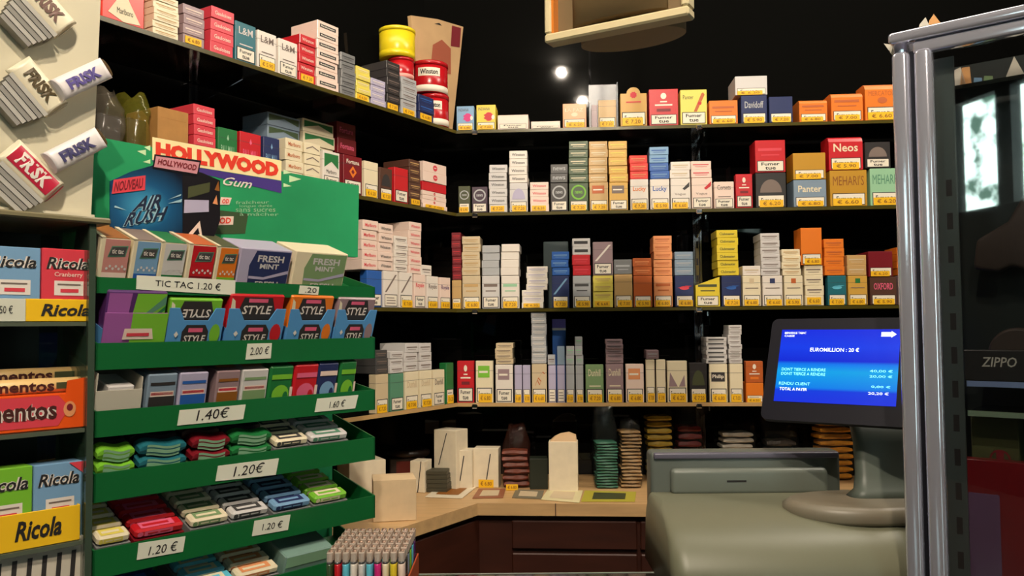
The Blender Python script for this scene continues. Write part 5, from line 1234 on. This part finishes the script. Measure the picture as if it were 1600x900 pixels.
gl = film('showcase_glass', (10,12,12), .2, .02, 0); gl.node_tree.nodes['Principled BSDF'].inputs['Metallic'].default_value = 1.0; gl.node_tree.nodes['Principled BSDF'].inputs['Base Color'].default_value = (.9,.9,.9,1); mb = MB(); mb.box(ps(1470), sW, .001, .005, .02, ZR1-.037-ZR0, gl); mb.obj('glass_pane', shc)
mb = MB(); mb.box(ps(1434), sW, sD_-.006, sD_, .0, ZR1-.02-ZR0, M('showcase_back', (30,36,35), .3)); mb.obj('back_panel', shc)
mb = MB(); mb.box(ps(1434), sW, .035, sD_-.006, .0, .008, M('base_steel', (70,70,74), .3, metal=.8)); mb.obj('base_plate', shc)
for py, mt in ((598, M('blue_shelf_edge', (120,140,180), .2)), (645, M('green_shelf_edge', (120,140,120), .2))):
    z = FR.hit(1550, py, .04)[1]; o = sb('glass_shelf', r1+.002, sW-.01, .04, sD_-.02, z-.006, z, GLASSD); mb = MB(); mb.box(r1+.002, sW-.01, .0375, .0395, z-.007-ZR0, z+.001-ZR0, mt); mb.obj('edge_strip', shc)
zA = FR.hit(1550, 598, .04)[1]; zB_ = FR.hit(1550, 645, .04)[1]
z = FR.hit(1550, 125, .06)[1]; sb('glass_shelf', r0, sW-.01, .06, sD_-.02, z-.006, z, GLASSD)
# contents
def inbox(name, px0, px1, z, yt, b, d, m, lb, cat='box', c=.001):
    s0, s1 = FR.s_at(px0, z, b), FR.s_at(px1, z, b); sc = (s0+s1)/2; h = FR.z_at(yt, sc, b)-z; w = s1-s0
    mb = MB(); mb.box(-w/2, w/2, 0, d, 0, h, m, c); o = mb.obj(name, None, FR.w(sc, b, z+.0006), (0,0,FR.a)); tag(o, lb, cat); return o, w, h
o, w, h = inbox('lighter_sign', 1506, 1612, zA+.0004, 548, .06, .02, M('sign_black', (34,34,34), .4), 'black lighter brand sign on the showcase shelf', 'sign')
a = MB(); a.text('ZIPPO', -w*.22, w*.3, h*.46, h*.78, -.0008, M('sign_silver', (170,170,160), .4), bold=.01, shear=.2); a.obj('sign_lettering', o)
o, w, h = inbox('olive_box', 1526, 1602, ZR0+.0095, 652, .075, .04, M('olive_card', (104,100,40), .5), 'olive green box with ring emblem behind the red box', 'box')
a = MB()
for k in range(20):
    q = [k*PI/10, (k+1)*PI/10]; a.poly([(w*.1+w*r_*math.cos(t), h*.78+w*r_*math.sin(t)) for r_, t in ((.22,q[0]),(.22,q[1]),(.18,q[1]),(.18,q[0]))], -.0008, pm('maroon','ink'))
a.rect(w*.02, w*.18, h*.74, h*.82, -.0008, pm('maroon','ink')); a.obj('ring_emblem', o)
o, w, h = inbox('red_box', 1506, 1640, ZR0+.0095, 722, .045, .025, M('case_red', (110,20,26), .3), 'dark red box standing low in the showcase', 'box')
a = MB(); a.rect(-w*.47, -w*.02, h*.1, h*.78, -.0008, M('violet_reflection', (96,70,100), .25)); a.obj('violet_reflection', o)  # lighter violet reflection painted onto the box front
LB = M('reflection_brown', (44,34,28), .6, noise=.2, nscale=60, stretch=(8,1,1))  # brown for two solids standing in for dark reflections in the glass
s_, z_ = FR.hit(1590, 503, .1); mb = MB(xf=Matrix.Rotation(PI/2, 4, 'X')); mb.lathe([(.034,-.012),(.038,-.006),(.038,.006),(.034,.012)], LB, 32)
o = mb.obj('reflection_disc', None, FR.w(s_, .1, zA+.0392)); o.rotation_euler = (0,0,FR.a); tag(o, 'round dark leather pouch standing on showcase shelf', 'pouch')
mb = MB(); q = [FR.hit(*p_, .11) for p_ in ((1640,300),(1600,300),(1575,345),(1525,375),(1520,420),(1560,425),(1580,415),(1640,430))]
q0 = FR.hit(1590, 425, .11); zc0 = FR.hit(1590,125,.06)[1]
mb.poly([(p_[0]-q0[0], p_[1]-q0[1]) for p_ in q], 0, LB, .02); hb_ = mb.obj('reflection_shape', None, FR.w(q0[0], .11, q0[1]), (0,0,FR.a)); bevel(hb_, .006, 3); tag(hb_, 'dark leather case hanging in the upper showcase', 'case')
mb = MB(); mb.tube([(.012, .01, FR.hit(1600,300,.11)[1]-q0[1]-.01), (.012, .01, zc0-.007-q0[1])], .0012, CHROME); mb.obj('added_cord', hb_)  # cord added so the reflection stand-in hangs from the shelf
# paper stars on top
def spiky(pxs, b, m, lb):
    q = [FR.hit(*p_, b) for p_ in pxs]; c = (sum(a[0] for a in q)/len(q), min(a[1] for a in q)); mb = MB(); mb.poly([(a[0]-c[0], a[1]-c[1]) for a in q], 0, m, .0015)
    o = mb.obj('paper_card', None, FR.w(c[0], b, c[1]), (0,0,FR.a)); tag(o, lb, 'card', 'pointed paper cards')
WP = M('white_paper', (196,190,176), .6); OP = M('orange_paper', (206,150,90), .6)
spiky([(1404,100),(1381,68),(1394,70),(1391,60),(1398,64),(1396,54),(1404,52),(1410,60),(1410,98)], .02, WP, 'pointed white paper card hanging off the showcase corner')
spiky([(1434,48),(1437,38),(1446,27),(1452,40),(1454,46)], .03, WP, 'pointed white paper card on the showcase top')
spiky([(1449,46),(1452,32),(1459,22),(1470,36),(1474,42)], .045, OP, 'pointed orange paper card on the showcase top')
zi = FR.hit(1550,125,.06)[1]
for pxs, m_, lb in (([(1482,124),(1484,92),(1500,84),(1512,120)], WP, 'white folded paper in the upper showcase'), ([(1498,120),(1502,84),(1514,82),(1518,118)], OP, 'orange folded paper in the upper showcase'), ([(1520,117),(1521,100),(1533,100),(1534,116)], pm('sky'), 'light blue folded paper in the upper showcase'), ([(1535,116),(1537,98),(1550,98),(1551,114)], pm('sage'), 'green folded paper in the upper showcase'), ([(1568,112),(1584,72),(1600,100),(1602,110)], WP, 'pointed white folded paper at right in the upper showcase')):
    q = [FR.hit(*p_, .1) for p_ in pxs]; c = (sum(a[0] for a in q)/len(q), zi+.0008); mb = MB(); mn = min(a[1] for a in q); mb.poly([(a[0]-c[0], max(0, a[1]-mn-.0)) for a in q], 0, m_, .002)
    o = mb.obj('folded_paper', None, FR.w(c[0], .1, c[1]), (0,0,FR.a)); tag(o, lb, 'paper', 'folded papers in showcase')

# ------------------------------------------------------------------ hanging ceiling lightbox
HP = at_depth(960, 45, 1.3); FH = Frame(HP, -R_(30))
hang = empty('hanging_sign', FH.w(0, 0, HP.z), (0,0,FH.a)); tag(hang, 'cream framed hanging sign with round drum behind, under the ceiling', 'sign')
CF = M('cream_frame', (206,190,150), .5); BP = M('brown_panel', (112,92,62), .5)
q = PM(FH, 0, 0, 0, HP.z)
xl, xr = q.P(853, 50)[0], q.P(1078, 20)[0]; zb = q.P(960, 48)[1]
Hh = .205; tb = .015
for n_, a_ in (('frame_bar', (xl, xr, -.007, .024, zb, zb+tb)), ('frame_bar', (xl, xr, -.007, .024, zb+Hh-tb, zb+Hh)), ('frame_bar', (xl, xl+.012, -.007, .024, zb+tb, zb+Hh-tb)), ('frame_bar', (xr-.012, xr, -.007, .024, zb+tb, zb+Hh-tb))):
    mb = MB(); mb.box(*a_, CF, .003); mb.obj(n_, hang)
mb = MB(); mb.box(xl+.012, xr-.012, .014, .023, zb+tb, zb+Hh-tb, BP); mb.obj('back_panel', hang)
mb = MB(); mb.box(xl+.012, xl+.016, -.003, .014, zb+tb, zb+Hh-tb, M('orange_trim', (206,120,40), .4)); mb.obj('orange_trim', hang)
mb = MB(); R0 = (xr-xl)*.37; mb.lathe([(R0, zb+.008), (R0, zb+Hh-.02)], M('drum_brown', (128,110,78), .5), 48, c=((xl+xr)/2, .0255+R0*.55, 0), sy=.55); mb.obj('drum', hang)
mb = MB(); mb.lathe([(R0*.9, zb+tb+.008), (R0*.9, zb+Hh-.04)], BP, 48, c=((xl+xr)/2+.003, .012, 0), sy=.22); mb.obj('front_drum', hang)
mb = MB(); mb.tube([((xl+xr)/2, .05, zb+Hh-.021), ((xl+xr)/2, .05, CEIL-HP.z)], .004, CHROME); mb.obj('hanging_rod', hang)

# ------------------------------------------------------------------ street window behind the camera, seen in the showcase mirror
nm = FR.k; mpt = FR.w(0, .001, 0)
def mirror_hit(px, py):
    d = ray(px, py); t = (mpt - CAMP).dot(nm)/d.dot(nm); P = CAMP + d*t; r = d - 2*d.dot(nm)*nm; t2 = (RY0 - P.y)/r.y; return P + r*t2
A, B2 = mirror_hit(1490, 165), mirror_hit(1640, 305)
wx0, wx1 = sorted((A.x, B2.x)); wz0, wz1 = sorted((A.z, B2.z))
print('window', wx0, wx1, wz0, wz1, 'room', RX0, RX1)
wz0 = max(.1, wz0); 
rw = MB(); w2 = (.9, 1.25)
for a_ in ((RX0-.1, wx0, 0, CEIL), (wx1, w2[0], 0, CEIL), (w2[1], RX1+.1, 0, CEIL), (wx0, wx1, 0, wz0), (wx0, wx1, min(wz1, CEIL-.05), CEIL), (w2[0], w2[1], 0, .9), (w2[0], w2[1], 2.4, CEIL)):
    if a_[1] > a_[0]: rw.box(a_[0], a_[1], RY0-.05, RY0, a_[2], a_[3], DARK)
struct(rw.obj('wall_rear'))
wf = MB(); WFm = M('window_frame_dark', (40,40,42), .5)
mA, mB = mirror_hit(1560, 230).x, mirror_hit(1584, 230).x
for a_ in ((min(mA,mB), max(mA,mB), wz0, min(wz1,CEIL-.05)),): wf.box(a_[0], a_[1], RY0-.045, RY0+.01, a_[2], a_[3], WFm)
fo = struct(wf.obj('window_1'))
SK = bpy.data.materials.new('street_foliage_light'); SK.use_nodes = True; nt = SK.node_tree; b = nt.nodes['Principled BSDF']; b.inputs['Base Color'].default_value = (0,0,0,1)
n1 = nt.nodes.new('ShaderNodeTexNoise'); n1.inputs['Scale'].default_value = 7; n1.inputs['Detail'].default_value = 6; t_ = nt.nodes.new('ShaderNodeTexCoord'); nt.links.new(t_.outputs['Object'], n1.inputs[0])
rr_ = nt.nodes.new('ShaderNodeValToRGB'); rr_.color_ramp.elements[0].position = .42; rr_.color_ramp.elements[0].color = (.06,.12,.09,1); rr_.color_ramp.elements[1].position = .52; rr_.color_ramp.elements[1].color = (.75,1,.92,1)
nt.links.new(n1.outputs[0], rr_.inputs[0]); nt.links.new(rr_.outputs[0], b.inputs['Emission Color']); b.inputs['Emission Strength'].default_value = 5.0
wf = MB(); wf.box(1.06, 1.09, RY0-.045, RY0+.01, .9, 2.4, WFm); struct(wf.obj('window_2'))  # made-up extra window, added to put bright streaks on the chrome posts
mb = MB(); mb.box(wx0-.5, 2.2, RY0-.42, RY0-.40, 0, CEIL, SK); o = struct(mb.obj('street_backdrop'))

# ------------------------------------------------------------------ lamps
def downlight(x, y, e, size=.045, tgt=None, lb='', col=(1, .86, .68)):
    root = empty('ceiling_downlight', (x, y, CEIL-.001)); tag(root, lb, 'lamp', 'ceiling downlights')
    mb = MB(); mb.lathe([(.062, -.012), (.062, -.0)], CHROME, 32); mb.obj('trim_ring', root)
    mb = MB(); mb.lathe([(.03, -.0145), (.03, -.0125)], M('lamp_disc', (255, 236, 206), .5, emit=30), 24); mb.obj('lamp_disc', root)
    ld = bpy.data.lights.new('downlight', 'AREA'); ld.shape = 'DISK'; ld.size = size; ld.energy = e; ld.color = col; ld.spread = R_(150)
    lo = bpy.data.objects.new('downlight', ld); COL.objects.link(lo); lo.location = (x, y, CEIL-.02)
    d = (Vector(tgt) if tgt else Vector((x, y, 0))) - lo.location; lo.rotation_euler = d.to_track_quat('-Z', 'Y').to_euler()
def wall_lamp(px, py, h=3.04):
    """where a ceiling lamp must hang so that the gloss of the back wall shows it at this sighting"""
    n_ = FB.k; P0 = FB.w(0, WB, 0); d = ray(px, py); t = (P0-CAMP).dot(n_)/d.dot(n_); P = CAMP+d*t; r = d-2*d.dot(n_)*n_; t2 = (h-P.z)/r.z; return P+r*t2
l1, l2 = wall_lamp(877, 110), wall_lamp(910, 155)
print('lamps', l1, l2)
downlight(l1.x, l1.y, 26, tgt=(.1, 2.3, 1.4), lb='small round ceiling downlight nearer the back wall')
downlight(l2.x, l2.y, 26, tgt=(.1, 2.3, 1.3), lb='small round ceiling downlight farther from the back wall')
l3, l4 = wall_lamp(1040, 168), wall_lamp(1182, 168)  # two more downlights added as front fill, their reflections hidden by boxes
downlight(l3.x, l3.y, 30, tgt=(-.1, 1.6, 1.1), lb='round ceiling downlight mirrored behind the red crested cigar box')
downlight(l4.x, l4.y, 30, tgt=(-.2, 1.6, 1.1), lb='round ceiling downlight mirrored behind the white cigar box')
def area(loc, tgt, e, sx, sy, col):  # unseen soft fill light added under the ceiling to brighten shelves and display
    ld = bpy.data.lights.new('added_ceiling_fill', 'AREA'); ld.shape = 'RECTANGLE'; ld.size = sx; ld.size_y = sy; ld.energy = e; ld.color = col
    lo = bpy.data.objects.new('added_ceiling_fill', ld); COL.objects.link(lo); lo.location = loc; lo.rotation_euler = (Vector(tgt)-Vector(loc)).to_track_quat('-Z','Y').to_euler()
area((.1, 1.56, CEIL-.03), (.1, 2.3, 1.2), 18, 2.4, .3, (1, .88, .72))
area((1.35, 1.56, CEIL-.03), (-.3, 1.4, 1.3), 18, .5, .3, (1, .9, .76))
w_ = bpy.data.worlds.new('world'); SC.world = w_; w_.use_nodes = True; w_.node_tree.nodes['Background'].inputs[0].default_value = (.9, .85, .8, 1); w_.node_tree.nodes['Background'].inputs[1].default_value = .12
SC.view_settings.view_transform = 'Standard'; SC.view_settings.look = 'None'; SC.view_settings.gamma = 1; SC.view_settings.use_curve_mapping = False; SC.view_settings.exposure = 0.25
